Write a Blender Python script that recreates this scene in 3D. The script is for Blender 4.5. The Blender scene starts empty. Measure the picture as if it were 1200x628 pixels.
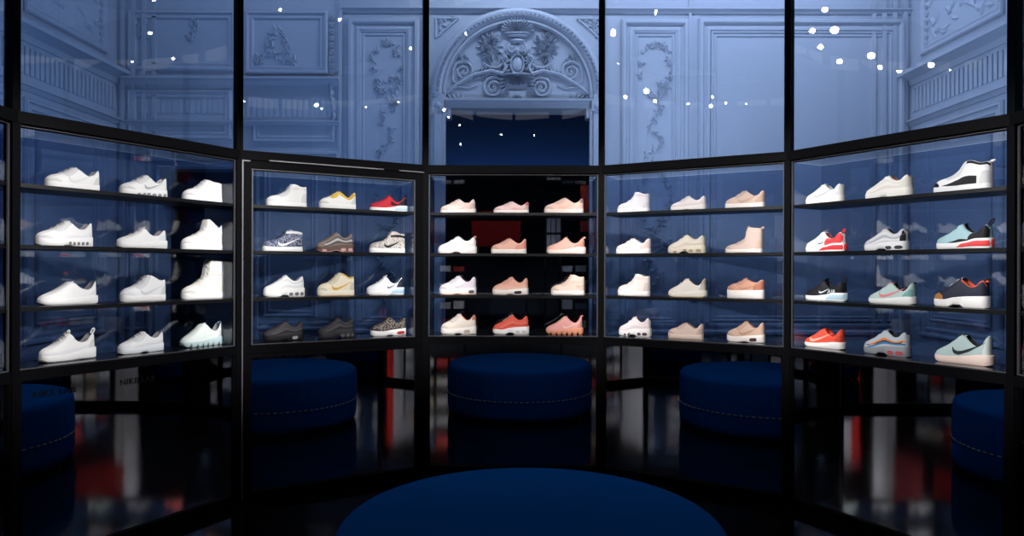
import bpy, math, random
from math import sin, cos, pi, radians
from mathutils import Vector, Matrix
random.seed(7)
SC = bpy.context.scene
COL = SC.collection

# ------------------------------------------------------------------ helpers
def lin(h):
    h = h.lstrip('#')
    out = []
    for i in (0, 2, 4):
        c = int(h[i:i + 2], 16) / 255.0
        out.append(c / 12.92 if c <= 0.04045 else ((c + 0.055) / 1.055) ** 2.4)
    return tuple(out) + (1.0,)

_M = {}
def new_mat(name):
    m = bpy.data.materials.new(name)
    m.use_nodes = True
    nt = m.node_tree
    b = nt.nodes['Principled BSDF']
    return m, nt, b

def plain(name, col, rough=0.5, metal=0.0, spec=0.5, bump=0.0, bscale=200.0, var=0.0, sheen=0.0):
    key = ('p', name, str(col), rough, metal)
    if key in _M:
        return _M[key]
    m, nt, b = new_mat(name)
    c = lin(col) if isinstance(col, str) else tuple(col) + (1.0,)
    b.inputs['Base Color'].default_value = c
    b.inputs['Roughness'].default_value = rough
    b.inputs['Metallic'].default_value = metal
    b.inputs['Specular IOR Level'].default_value = spec
    if sheen:
        b.inputs['Sheen Weight'].default_value = sheen
    if bump or var:
        tc = nt.nodes.new('ShaderNodeTexCoord')
        nz = nt.nodes.new('ShaderNodeTexNoise')
        nz.inputs['Scale'].default_value = bscale
        nz.inputs['Detail'].default_value = 3
        nt.links.new(tc.outputs['Object'], nz.inputs['Vector'])
        if bump:
            bp = nt.nodes.new('ShaderNodeBump')
            bp.inputs['Strength'].default_value = bump
            bp.inputs['Distance'].default_value = 0.002
            nt.links.new(nz.outputs['Fac'], bp.inputs['Height'])
            nt.links.new(bp.outputs['Normal'], b.inputs['Normal'])
        if var:
            mx = nt.nodes.new('ShaderNodeMix')
            mx.data_type = 'RGBA'
            mx.inputs[6].default_value = c
            mx.inputs[7].default_value = tuple(v * (1 - var) for v in c[:3]) + (1,)
            nt.links.new(nz.outputs['Fac'], mx.inputs[0])
            nt.links.new(mx.outputs[2], b.inputs['Base Color'])
    _M[key] = m
    return m

def shoe_mat(spec):
    """'#rrggbb' plain leather / knit, or 'pattern:#a:#b:scale' a two tone print."""
    if spec in _M:
        return _M[spec]
    if not spec.startswith('pattern'):
        m = plain('shoe_fabric', spec, rough=0.62, spec=0.25, bump=0.12, bscale=420)
        _M[spec] = m
        return m
    _, a, c, sc = spec.split(':')
    m, nt, b = new_mat('printed_fabric')
    b.inputs['Roughness'].default_value = 0.6
    b.inputs['Specular IOR Level'].default_value = 0.25
    tc = nt.nodes.new('ShaderNodeTexCoord')
    nz = nt.nodes.new('ShaderNodeTexNoise')
    nz.inputs['Scale'].default_value = float(sc)
    nz.inputs['Detail'].default_value = 1.0
    rp = nt.nodes.new('ShaderNodeValToRGB')
    rp.color_ramp.interpolation = 'CONSTANT'
    rp.color_ramp.elements[0].color = lin(a)
    rp.color_ramp.elements[1].color = lin(c)
    rp.color_ramp.elements[1].position = 0.5
    nt.links.new(tc.outputs['Object'], nz.inputs['Vector'])
    nt.links.new(nz.outputs['Fac'], rp.inputs['Fac'])
    nt.links.new(rp.outputs['Color'], b.inputs['Base Color'])
    _M[spec] = m
    return m

def glass_mat(name, tint, f0, boost=1.0):
    m, nt, b = new_mat(name)
    nt.nodes.remove(b)
    out = nt.nodes['Material Output']
    tr = nt.nodes.new('ShaderNodeBsdfTransparent')
    tr.inputs['Color'].default_value = tint + (1,)
    gl = nt.nodes.new('ShaderNodeBsdfGlossy')
    gl.inputs['Color'].default_value = (1, 1, 1, 1)
    gl.inputs['Roughness'].default_value = 0.0
    lw = nt.nodes.new('ShaderNodeLayerWeight')
    lw.inputs['Blend'].default_value = 0.5
    pw = nt.nodes.new('ShaderNodeMath'); pw.operation = 'POWER'
    pw.inputs[1].default_value = 5.0
    ma = nt.nodes.new('ShaderNodeMath'); ma.operation = 'MULTIPLY_ADD'
    ma.inputs[1].default_value = 1 - f0
    ma.inputs[2].default_value = f0
    mx = nt.nodes.new('ShaderNodeMixShader')
    nt.links.new(lw.outputs['Facing'], pw.inputs[0])
    nt.links.new(pw.outputs[0], ma.inputs[0])
    nt.links.new(ma.outputs[0], mx.inputs[0])
    nt.links.new(tr.outputs[0], mx.inputs[1])
    nt.links.new(gl.outputs[0], mx.inputs[2])
    nt.links.new(mx.outputs[0], out.inputs['Surface'])
    return m

def emit_mat(name, col, strength):
    m, nt, b = new_mat(name)
    b.inputs['Base Color'].default_value = (0.02, 0.02, 0.02, 1)
    b.inputs['Emission Color'].default_value = tuple(col) + (1,)
    b.inputs['Emission Strength'].default_value = strength
    return m

class MB:
    def __init__(self):
        self.v = []; self.f = []; self.mi = []
    def add(self, vs, fs, mi=0):
        o = len(self.v)
        self.v += [tuple(p) for p in vs]
        for f in fs:
            self.f.append(tuple(i + o for i in f)); self.mi.append(mi)
    def box(self, x0, x1, y0, y1, z0, z1, mi=0):
        vs = [(x, y, z) for x in (x0, x1) for y in (y0, y1) for z in (z0, z1)]
        fs = [(0, 1, 3, 2), (4, 6, 7, 5), (0, 4, 5, 1), (2, 3, 7, 6), (0, 2, 6, 4), (1, 5, 7, 3)]
        self.add(vs, fs, mi)
    def loft(self, rings, mi=0, closed=True, caps=True):
        n = len(rings[0]); vs = [p for r in rings for p in r]; fs = []
        for i in range(len(rings) - 1):
            for j in range(n if closed else n - 1):
                k = (j + 1) % n
                fs.append((i * n + j, i * n + k, (i + 1) * n + k, (i + 1) * n + j))
        if caps and closed:
            fs.append(tuple(range(n - 1, -1, -1)))
            fs.append(tuple((len(rings) - 1) * n + j for j in range(n)))
        self.add(vs, fs, mi)
    def tube(self, pts, r, seg=8, mi=0, closed=False, flat=1.0):
        pts = [Vector(p) for p in pts]; n = len(pts); rings = []
        up = Vector((0, 0, 1))
        for i, p in enumerate(pts):
            if closed:
                t = pts[(i + 1) % n] - pts[(i - 1) % n]
            else:
                t = pts[min(i + 1, n - 1)] - pts[max(i - 1, 0)]
            if t.length < 1e-9: t = Vector((1, 0, 0))
            t.normalize()
            ref = up if abs(t.z) < 0.95 else Vector((0, 1, 0))
            a = t.cross(ref).normalized(); b = t.cross(a).normalized()
            rr = r[i] if isinstance(r, (list, tuple)) else r
            rings.append([p + a * (cos(2 * pi * k / seg) * rr) + b * (sin(2 * pi * k / seg) * rr * flat) for k in range(seg)])
        if closed: rings.append(rings[0])
        self.loft(rings, mi, True, not closed)
    def lathe(self, prof, seg=48, mi=0, c=(0, 0, 0)):
        rings = []
        for r, z in prof:
            rings.append([(c[0] + r * cos(2 * pi * k / seg), c[1] + r * sin(2 * pi * k / seg), c[2] + z) for k in range(seg)])
        self.loft(rings, mi, True, True)
    def blob(self, c, rx, ry, rz, mi=0, seg=10, rows=6, rot=None):
        rings = []
        for i in range(rows + 1):
            a = pi * i / rows - pi / 2
            ca = max(cos(a), 0.02)
            ring = []
            for k in range(seg):
                p = Vector((rx * ca * cos(2 * pi * k / seg), ry * ca * sin(2 * pi * k / seg), rz * sin(a)))
                if rot is not None: p = rot @ p
                ring.append((c[0] + p.x, c[1] + p.y, c[2] + p.z))
            rings.append(ring)
        self.loft(rings, mi)
    def map(self, fn):
        self.v = [tuple(fn(Vector(p))) for p in self.v]
        return self
    def build(self, name, mats, parent=None, smooth=True, angle=35):
        me = bpy.data.meshes.new(name)
        me.from_pydata(self.v, [], self.f)
        mats = mats if isinstance(mats, (list, tuple)) else [mats]
        for m in mats: me.materials.append(m)
        for p, i in zip(me.polygons, self.mi): p.material_index = i
        if smooth:
            me.polygons.foreach_set('use_smooth', [True] * len(me.polygons))
            me.set_sharp_from_angle(angle=radians(angle))
        me.update()
        o = bpy.data.objects.new(name, me)
        COL.objects.link(o)
        if parent is not None: o.parent = parent
        return o

def tag(o, label, cat, group=None):
    o['label'] = label; o['category'] = cat
    if group: o['group'] = group
    return o
def struct(o):
    o['kind'] = 'structure'
    return o
def empty(name, loc=(0, 0, 0), rz=0.0):
    o = bpy.data.objects.new(name, None)
    o.empty_display_size = 0.1
    COL.objects.link(o)
    o.location = loc; o.rotation_euler = (0, 0, rz)
    return o

def interp(pts, x):
    if x <= pts[0][0]: return pts[0][1]
    for (a, va), (b, vb) in zip(pts, pts[1:]):
        if x <= b:
            t = (x - a) / (b - a)
            return va + (vb - va) * t
    return pts[-1][1]
def smoothp(pts, x):
    """monotone-ish cubic through the points"""
    n = len(pts)
    if x <= pts[0][0]: return pts[0][1]
    if x >= pts[-1][0]: return pts[-1][1]
    for i in range(n - 1):
        if x <= pts[i + 1][0]:
            x0, y0 = pts[i]; x1, y1 = pts[i + 1]
            h = x1 - x0; d = (y1 - y0) / h
            dm = (y0 - pts[i - 1][1]) / (x0 - pts[i - 1][0]) if i > 0 else d
            dp = (pts[i + 2][1] - y1) / (pts[i + 2][0] - x1) if i < n - 2 else d
            m0 = 0 if dm * d <= 0 else 2 * dm * d / (dm + d)
            m1 = 0 if dp * d <= 0 else 2 * dp * d / (dp + d)
            t = (x - x0) / h
            return (y0 * (1 + 2 * t) * (1 - t) ** 2 + h * m0 * t * (1 - t) ** 2 + y1 * t * t * (3 - 2 * t) + h * m1 * t * t * (t - 1))
    return pts[-1][1]

# ------------------------------------------------------------------ measures
RAD = 2.6                       # circumradius of the twelve sided glass room
APO = RAD * cos(pi / 12)
HW = RAD * sin(pi / 12)         # half width of a bay
EYE = 1.58
CAM_Y = -1.087 * RAD
Z_FLOOR = 0.0
Z_MIR0, Z_MIR1 = 0.07, 1.0
Z_CASE0, Z_CASE1 = 1.055, 2.30
Z_RAIL = 2.36
Z_TOP = 4.25
SHELF_Z = [2.0036, 1.691, 1.371, 1.062]
DEPTH = 0.31
WALL_Y = 4.0
WALL_X = 3.87
CEIL = 5.0

BLACK = plain('black_steel', (0.0018, 0.0019, 0.0026), rough=0.6, spec=0.04, bump=0.03, bscale=60)
GREYMETAL = plain('dark_grey_metal', (0.05, 0.05, 0.056), rough=0.45, spec=.25)
EDGE = plain('brushed_edge', (0.11, 0.11, 0.125), rough=0.4, metal=0.1)
GLASS_UP = glass_mat('window_glass', (0.93, 0.95, 0.98), 0.05)
GLASS_CASE = glass_mat('case_glass', (0.55, 0.63, 0.75), 0.085)
GLASS_SIDE = glass_mat('side_glass', (0.60, 0.67, 0.78), 0.05)
GLASS_TOP = glass_mat('top_glass', (0.95, 0.96, 0.97), 0.04)
MIRROR, _nt, _b = new_mat('smoked_mirror')
_b.inputs['Base Color'].default_value = (0.62, 0.64, 0.68, 1)
_b.inputs['Metallic'].default_value = 1.0
_b.inputs['Roughness'].default_value = 0.0

def bay_frame(th):
    t = radians(th)
    return (APO * sin(t), APO * cos(t), 0.0), -t
def bay_point(th, u, d, z):
    t = radians(th)
    return (APO * sin(t) + d * sin(t) + u * cos(t), APO * cos(t) + d * cos(t) - u * sin(t), z)

# ------------------------------------------------------------------ shoes
TYPES = {
 'low': dict(top=[(0, .34), (.035, .46), (.10, .55), (.20, .62), (.30, .70), (.40, .82), (.48, .92), (.54, .94), (.60, .88), (.70, .72), (.78, .64), (.85, .70), (.92, .88), (.96, .94), (1, .86)],
             st=[(0, .30), (.3, .26), (.7, .27), (1, .31)], sb=[(0, .04), (.08, .0), (1, .0)], op=.55, W=.185, fl=1.07, he=.0),
 'runner': dict(top=[(0, .26), (.05, .38), (.14, .47), (.28, .61), (.42, .81), (.52, .95), (.58, .92), (.66, .76), (.74, .65), (.81, .61), (.88, .70), (.95, .93), (.985, .99), (1, .70)],
             st=[(0, .22), (.3, .22), (.6, .28), (.9, .36), (1, .34)], sb=[(0, .12), (.10, .02), (.2, 0), (.9, 0), (1, .06)], op=.57, W=.180, fl=1.09, he=.03),
 'airmax': dict(top=[(0, .33), (.045, .46), (.13, .54), (.27, .65), (.42, .83), (.52, .96), (.58, .92), (.66, .78), (.75, .67), (.83, .70), (.91, .88), (.96, .94), (1, .76)],
             st=[(0, .30), (.3, .25), (.6, .31), (1, .38)], sb=[(0, .08), (.08, .01), (.38, 0), (.45, .05), (.55, .05), (.62, 0), (1, .02)], op=.57, W=.185, fl=1.08, he=.01),
 'chunky': dict(top=[(0, .32), (.05, .45), (.14, .53), (.28, .66), (.43, .84), (.53, .97), (.59, .93), (.66, .81), (.74, .73), (.82, .75), (.90, .90), (.95, .95), (1, .70)],
             st=[(0, .27), (.25, .25), (.45, .33), (.7, .38), (1, .40)], sb=[(0, .10), (.08, .02), (.36, 0), (.44, .09), (.54, .09), (.62, 0), (.95, 0), (1, .04)], op=.57, W=.190, fl=1.09, he=.02),
 'mid': dict(top=[(0, .30), (.05, .42), (.14, .50), (.28, .57), (.42, .72), (.53, .90), (.60, .97), (.67, .95), (.76, .86), (.85, .78), (.91, .78), (.96, .82), (1, .70)],
             st=[(0, .25), (.3, .21), (1, .24)], sb=[(0, .03), (.08, 0), (1, 0)], op=.60, W=.185, fl=1.07, he=.0),
 'high': dict(top=[(0, .28), (.05, .38), (.14, .45), (.30, .51), (.42, .61), (.50, .73), (.55, .86), (.60, .96), (.68, .98), (.78, .92), (.86, .87), (.92, .87), (.97, .89), (1, .76)],
             st=[(0, .22), (.3, .19), (1, .21)], sb=[(0, .03), (.08, 0), (1, 0)], op=.62, W=.185, fl=1.06, he=.0),
 'fold': dict(top=[(0, .24), (.05, .33), (.14, .39), (.28, .45), (.42, .55), (.50, .63), (.545, .78), (.58, .94), (.62, .99), (.70, .92), (.80, .80), (.87, .73), (.92, .78), (.965, .84), (1, .64)],
             st=[(0, .19), (.3, .16), (1, .18)], sb=[(0, .02), (.08, 0), (1, 0)], op=.62, W=.185, fl=1.06, he=.0),
 'boot': dict(top=[(0, .19), (.05, .26), (.14, .31), (.28, .36), (.42, .45), (.51, .53), (.555, .64), (.575, .80), (.595, .94), (.64, 1.0), (.78, .97), (.92, .95), (.97, .93), (1, .80)],
             st=[(0, .16), (.3, .13), (1, .15)], sb=[(0, .02), (.08, 0), (1, 0)], op=.61, W=.185, fl=1.06, he=.0),
 'sock': dict(top=[(0, .32), (.05, .41), (.15, .48), (.30, .60), (.42, .75), (.49, .88), (.54, .84), (.61, .67), (.72, .56), (.81, .59), (.89, .76), (.95, .84), (1, .62)],
             st=[(0, .22), (.3, .20), (.6, .27), (.8, .36), (1, .36)], sb=[(0, .08), (.08, .01), (.55, 0), (.62, .02), (.95, 0), (1, .05)], op=.53, W=.182, fl=1.09, he=.03),
 'cortez': dict(top=[(0, .34), (.05, .47), (.14, .55), (.28, .66), (.45, .87), (.54, .98), (.62, .88), (.73, .74), (.83, .74), (.91, .92), (.955, 1.0), (1, .78)],
             st=[(0, .24), (.4, .24), (.7, .30), (1, .33)], sb=[(0, .10), (.10, .0), (1, .0)], op=.56, W=.175, fl=1.04, he=.02),
 'platform': dict(top=[(0, .50), (.05, .62), (.14, .70), (.28, .76), (.42, .88), (.52, 1.0), (.60, .93), (.72, .82), (.82, .80), (.91, .92), (.96, .95), (1, .84)],
             st=[(0, .42), (.3, .40), (1, .44)], sb=[(0, .03), (.06, 0), (1, 0)], op=.56, W=.185, fl=1.06, he=.0),
}
FOOT = [(0, 0), (.012, .30), (.035, .50), (.075, .68), (.13, .84), (.21, .96), (.31, 1.0), (.43, .95), (.56, .84), (.70, .76), (.83, .745), (.90, .71), (.95, .60), (.98, .42), (.993, .25), (1, 0)]
KTOP = [(0, .0), (.10, .16), (.22, .34), (.40, .44), (.52, .50), (.65, .66), (.80, .76), (.92, .76), (1, .72)]
SL = [0, .006, .015, .03, .05, .075, .11, .15, .19, .24, .29, .34, .39, .43, .47, .505, .53, .55, .57, .585, .60, .62, .645, .67, .70, .735, .77, .80, .83, .86, .89, .915, .94, .96, .975, .987, .995, 1.0]
SIDE = [0, .12, .25, .38, .5, .62, .74, .86, 1.0]

class Shoe:
    def __init__(self, typ, L, H):
        self.T = TYPES[typ]; self.typ = typ; self.L = L; self.H = H
        self.he = self.T['he']; self.flank = -1
    def x(self, s): return (s - 0.5) * self.L
    def zt(self, s): return smoothp(self.T['top'], s) * self.H
    def zs(self, s): return smoothp(self.T['st'], s) * self.H - .002
    def zb(self, s): return smoothp(self.T['sb'], s) * self.H
    def w(self, s): return smoothp(FOOT, s) * self.T['W'] * self.L
    def wt(self, s): return self.w(s) * smoothp(KTOP, s)
    def side(self, s, q):
        w, wt = self.w(s), self.wt(s); zs, zt = self.zs(s), self.zt(s)
        a = q * pi / 2
        return wt + (w - wt) * cos(a) ** .7 if q < 1 else wt, zs + (zt - zs) * sin(a) ** 1.05 if q > 0 else zs
    def surf(self, s, z):
        zs, zt = self.zs(s), self.zt(s)
        t = min(max((z - zs) / max(zt - zs, 1e-5), 0), 1)
        a = math.asin(t ** (1 / 1.05))
        w, wt = self.w(s), self.wt(s)
        return wt + (w - wt) * max(cos(a), 0) ** .7
    def hz(self, s, h):       # h measured between the sole line and the vamp/collar reference
        return self.zs(s) + h * (self.H * 0.80 - self.zs(s)) if True else 0
    def upper(self, mb):
        rings = []; T = self.T; op = T['op']
        for s in SL:
            half = []
            for q in SIDE:
                y, z = self.side(s, q)
                half.append((y, z, 0))
            wt, zt, zs = self.wt(s), self.zt(s), self.zs(s)
            if op <= s <= .972:
                f = min(1, (s - op) / .02, (.972 - s) / .012 + .25)
                dp = max(min((zt - zs) * .75, .075) * f, .001)
                top = [(wt * (1 - .10 * f), zt + .001), (wt * (1 - .2 * f), zt - dp * .5), (wt * .55, zt - dp), (0, zt - dp)]
            else:
                cr = .012 * self.L * min(1, s * 8)
                top = [(wt * .9, zt + cr * .25), (wt * .7, zt + cr * .55), (wt * .4, zt + cr * .9), (0, zt + cr)]
            ring = [(self.x(s), -y, z) for y, z, _ in half] + [(self.x(s), -y, z) for y, z in top]
            ring += [(self.x(s), y, z) for y, z in reversed(top[:-1])] + [(self.x(s), y, z) for y, z, _ in reversed(half)]
            rings.append(ring)
        n = len(rings[0]); ns = len(SIDE)
        vs = [p for r in rings for p in r]; base = len(mb.v)
        mb.v += vs
        for i in range(len(rings) - 1):
            sm = (SL[i] + SL[i + 1]) / 2
            for j in range(n - 1):
                inner = ns <= j < n - 1 - ns
                mi = 1 if inner and op <= sm <= .972 else 0
                mb.f.append((base + i * n + j, base + (i + 1) * n + j, base + (i + 1) * n + j + 1, base + i * n + j + 1))
                mb.mi.append(mi)
            mb.f.append((base + i * n + n - 1, base + (i + 1) * n + n - 1, base + (i + 1) * n, base + i * n)); mb.mi.append(0)
    def sole(self, mb, pods=False, s0=0.0, s1=1.0, k=1.0, zt_add=0.0):
        rings = []
        ss = [s for s in SL] if (s0 == 0 and s1 == 1) else [s0 + (s1 - s0) * i / 16 for i in range(17)]
        if pods: ss = [i / 72 for i in range(73)]
        for s in ss:
            e = max(0, (s - .8) / .2) * self.he
            x = (s * 1.012 + e - .506) * self.L
            w = max(self.w(s) * self.T['fl'], .0005) * k + .0008
            zb, zt = self.zb(s), self.zs(s) + .0035 + zt_add
            if pods: zb += abs(sin(s * pi * 7)) ** .5 * -.0 + (.30 * self.H * .5) * max(0, 1 - abs(sin(s * pi * 7)) * 1.9)
            zm = zb + (zt - zb) * .5
            c = min(.006, (zt - zb) * .3)
            ring = [(x, -w * .86, zb), (x, -w * .97, zb + c), (x, -w * 1.0, zm), (x, -w * .985, zt - c * .5), (x, -w * .93, zt),
                    (x, w * .93, zt), (x, w * .985, zt - c * .5), (x, w * 1.0, zm), (x, w * .97, zb + c), (x, w * .86, zb)]
            rings.append(ring)
        mb.loft(rings)
    def sole_y(self, s): return self.w(s) * self.T['fl'] + .0008
    def sole_x(self, s): return (s * 1.012 + max(0, (s - .8) / .2) * self.he - .506) * self.L
    def patch(self, mb, up, lo, n=14, m=4, off=.0014, sole=False, mi=0, sides=None):
        """strip between two polylines in (s, height) coordinates, laid on both flanks; heights are metres"""
        def res(pl):
            d = [0]
            for a, b in zip(pl, pl[1:]): d.append(d[-1] + math.hypot((b[0] - a[0]) * self.L, b[1] - a[1]))
            out = []
            for i in range(n + 1):
                t = d[-1] * i / n
                for k in range(len(pl) - 1):
                    if t <= d[k + 1] + 1e-9:
                        f = (t - d[k]) / max(d[k + 1] - d[k], 1e-9)
                        out.append((pl[k][0] + (pl[k + 1][0] - pl[k][0]) * f, pl[k][1] + (pl[k + 1][1] - pl[k][1]) * f)); break
                else: out.append(pl[-1])
            return out
        U, Lo = res(up), res(lo)
        for sg in (self.flank,):
            vs = []; fs = []
            for layer in (0, 1):
                for i in range(n + 1):
                    for j in range(m + 1):
                        f = j / m
                        s = Lo[i][0] + (U[i][0] - Lo[i][0]) * f; z = Lo[i][1] + (U[i][1] - Lo[i][1]) * f
                        if sole: y = self.sole_y(s); x = self.sole_x(s)
                        else: y = self.surf(s, z); x = self.x(s)
                        y += off if layer == 0 else -.002
                        vs.append((x, sg * y, z))
            N = (n + 1) * (m + 1)
            g = lambda l, i, j: l * N + i * (m + 1) + j
            for i in range(n):
                for j in range(m):
                    fs.append((g(0, i, j), g(0, i + 1, j), g(0, i + 1, j + 1), g(0, i, j + 1)) if sg < 0 else (g(0, i, j + 1), g(0, i + 1, j + 1), g(0, i + 1, j), g(0, i, j)))
            for i in range(n):
                for j in (0, m):
                    q = (g(0, i, j), g(1, i, j), g(1, i + 1, j), g(0, i + 1, j))
                    fs.append(q)
            for j in range(m):
                for i in (0, n):
                    fs.append((g(0, i, j), g(0, i, j + 1), g(1, i, j + 1), g(1, i, j)))
            mb.add(vs, fs, mi)
    def H_(self, s, f):   # fraction f of the flank height at s
        return self.zs(s) + (self.zt(s) - self.zs(s)) * f

def band(S, s0, s1, f0, f1, n=12):
    up = []; lo = []
    for i in range(n + 1):
        s = s0 + (s1 - s0) * i / n
        a = f0(s) if callable(f0) else f0
        b = f1(s) if callable(f1) else f1
        lo.append((s, S.H_(s, a))); up.append((s, S.H_(s, b)))
    return up, lo

def text_mesh(s, size):
    cu = bpy.data.curves.new('lettering', 'FONT'); cu.body = s; cu.size = size; cu.extrude = .0005
    cu.space_character = 1.05
    t = bpy.data.objects.new('lettering', cu); COL.objects.link(t)
    dg = bpy.context.evaluated_depsgraph_get()
    me = bpy.data.meshes.new_from_object(t.evaluated_get(dg))
    COL.objects.unlink(t); bpy.data.objects.remove(t)
    return me

def make_shoe(name, label, group, typ, L, H, c, extras, th, u, zsh, d=.15, yaw=0.0):
    """c: upper, sole, tongue, laces, lining"""
    S = Shoe(typ, L, H); T = S.T
    loc = bay_point(th, u, d, zsh)
    root = empty(name, loc, -radians(th) + yaw)
    tag(root, label, 'shoe', group)
    up, so, to, la, li = c
    ex = {e[0]: e[1:] for e in extras}
    if not c[0].startswith('pattern') and 'waves' not in ex:
        tone = '#' + ''.join('%02x' % int(int(c[0][i:i + 2], 16) * .90) for i in (1, 3, 5))
        if c[0] in ('#1b1c22', '#272a3c'): tone = '#0e0f13'
        if typ in ('low', 'airmax', 'mid', 'high', 'boot', 'fold', 'platform', 'cortez'):
            ex.setdefault('eyestay', (tone,)); ex.setdefault('toe', (tone, .22, .55))
        if typ in ('low', 'mid', 'high', 'cortez', 'runner', 'sock', 'platform'): ex.setdefault('heel', (tone, .84, .6))
    b = MB(); S.upper(b); b.build('upper', [shoe_mat(up), shoe_mat(li)], root, angle=50)
    b = MB(); S.sole(b, pods='pods' in ex); sole_o = b.build('sole', shoe_mat(so), root, angle=40)
    # tongue: a curved padded flap that rises out of the throat
    op = T['op']
    z_t = S.zt(op - .03)
    tip_s = op + ex.get('tongue', (.015, 1.0))[0]; tip_z = H * ex.get('tongue', (.015, 1.0))[1]
    s_a = op - .10
    b = MB(); rings = []
    for i in range(7):
        f = i / 6
        s = s_a + (tip_s - s_a) * f
        z0 = S.zt(s_a) + .002
        z = z0 + (max(tip_z, z0 + .004) - z0) * (f ** 1.15)
        w = S.wt(min(s, op)) * (.80 - .12 * f)
        th_ = .005 if f < .9 else .0035
        ring = []
        for k in range(10):
            a = 2 * pi * k / 10
            ring.append((S.x(s) + th_ * .9 * sin(a), w * cos(a), z - th_ + th_ * sin(a) - .10 * abs(cos(a)) ** 2 * w))
        rings.append(ring)
    b.loft(rings); tongue_o = b.build('tongue', shoe_mat(to), root, angle=60)
    # laces
    if la:
        b = MB(); n = 5
        sa, sb = .30, op - .035
        if typ in ('boot', 'high', 'mid'): sa = .34; n = 6
        for i in range(n):
            s = sa + (sb - sa) * i / (n - 1)
            pts = []
            for k in range(7):
                v = -1 + 2 * k / 6
                wt = S.wt(s) * 1.04
                zz = S.zt(s) + .0035 + .012 * L * (1 - v * v) - (.006 if abs(v) > .95 else 0)
                pts.append((S.x(s) + .004 * (1 if i % 2 else -1) * v, v * wt, zz))
            b.tube(pts, .0026, 6)
        b.build('laces', shoe_mat(la), root)
    def add(part, fn, colr, label_=None):
        one = part in ('pull_loop', 'tongue_loop', 'air_bubble')
        par = sole_o if part in ('air_window', 'air_bubble', 'outsole') else tongue_o if part == 'tongue_loop' else root
        for sg in ((-1,) if one else (-1, 1)):
            S.flank = sg
            b = MB(); fn(b); b.build(part, shoe_mat(colr), par, angle=60)
    if 'emblem' in ex:
        col = ex['emblem'][0]
        sc = ex['emblem'][1] if len(ex['emblem']) > 1 else 1.0
        sx = ex['emblem'][2] if len(ex['emblem']) > 2 else .34
        ref = H * (.62 if typ in ('high', 'mid') else .78 if typ not in ('boot', 'fold') else .42)
        z0 = S.zs(.5)
        def P(pl): return [(sx + (s - .34) * sc, z0 + (h * sc + (1 - sc) * .25) * (ref - z0)) for s, h in pl]
        upl = P([(.355, .60), (.385, .42), (.44, .34), (.52, .38), (.66, .58), (.90, .98)])
        lol = P([(.355, .58), (.352, .36), (.385, .16), (.46, .10), (.62, .34), (.90, .96)])
        add('side_emblem', lambda b: S.patch(b, upl, lol, n=20, m=4, off=.0022), col)
    if 'toe' in ex:
        c2, s1, f1 = ex['toe']
        add('toe_cap', lambda b: S.patch(b, *band(S, .012, s1, 0, lambda s: f1 * (1 - .6 * max(0, (s - .6 * s1) / (.4 * s1)))), off=.0012), c2)
    if 'mud' in ex:
        c2, f1 = ex['mud']
        add('mudguard', lambda b: S.patch(b, *band(S, .012, .988, 0, lambda s: f1 * (.7 + .5 * abs(s - .5) * 2)), n=22, off=.0010), c2)
    if 'heel' in ex:
        c2, s0, f1 = ex['heel']
        add('heel_counter', lambda b: S.patch(b, *band(S, s0, .992, 0, lambda s: f1 * min(1, .35 + (s - s0) / .08)), off=.0014), c2)
    if 'eyestay' in ex:
        c2 = ex['eyestay'][0]
        add('eyestay', lambda b: S.patch(b, *band(S, .27, op + .01, lambda s: .62 + .3 * max(0, (s - op + .12) / .13) ** 1.5 + .25 * max(0, (.33 - s) / .06), .985), off=.0014), c2)
    if 'collar' in ex:
        c2, f0 = ex['collar']
        add('collar', lambda b: S.patch(b, *band(S, op - .01, .99, lambda s: f0, .99), n=20, off=.0012), c2)
    if 'vamp' in ex:
        c2, s0, s1, f0, f1 = ex['vamp']
        tp = lambda s: min(1, .12 + (s - s0) / (.45 * (s1 - s0))) if s1 - s0 > .3 else 1
        add('side_panel', lambda b: S.patch(b, *band(S, s0, s1, lambda s: f0 + .10 * (1 - tp(s)), lambda s: f0 + .12 * (1 - tp(s)) + (f1 - f0) * tp(s)), n=18, off=.0011), c2)
    if 'waves' in ex:
        for k, c2 in enumerate(ex['waves'][0]):
            f0 = .05 + .23 * k
            def wf(s, f0=f0, t=0): return min(.97, f0 + t + .10 * sin((s - .25) * 4.2) + .05)
            add('wave_panel', lambda b, f0=f0: S.patch(b, *band(S, .16 + .03 * k, .97, lambda s: wf(s, f0), lambda s: wf(s, f0, .15)), n=22, off=.0012 + .0002 * k), c2)
    if 'strap' in ex:
        c2 = ex['strap'][0]
        zc = H * ex['strap'][1] if len(ex['strap']) > 1 else H * .80
        hb = H * .055
        def strap(b):
            pts_u = [(op - .075, zc + hb * .4), (.70, zc + hb), (.85, zc + hb * .8), (.985, zc - hb * .1)]
            pts_l = [(op - .06, zc - hb * 1.2), (.70, zc - hb), (.85, zc - hb * 1.2), (.985, zc - hb * 2)]
            S.patch(b, pts_u, pts_l, n=18, m=3, off=.0035)
        add('ankle_strap', strap, c2)
    if 'loop' in ex:
        c2 = ex['loop'][0]
        z0 = S.zt(.96); zt = H * (ex['loop'][1] if len(ex['loop']) > 1 else 1.0)
        lean = ex['loop'][2] if len(ex['loop']) > 2 else .012
        r0 = max((zt - z0) * .55, .004)
        pts = []
        for k in range(13):
            a = -pi * .35 + (pi * 1.7) * k / 12
            pts.append((S.x(.965) + lean * (.5 + .5 * sin(a)) + .008 * cos(a) * 1.0, 0, z0 + r0 * .9 + r0 * .95 * sin(a)))
        add('pull_loop', lambda b: b.tube(pts, .0042, 8, flat=1.0, closed=False), c2)
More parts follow.
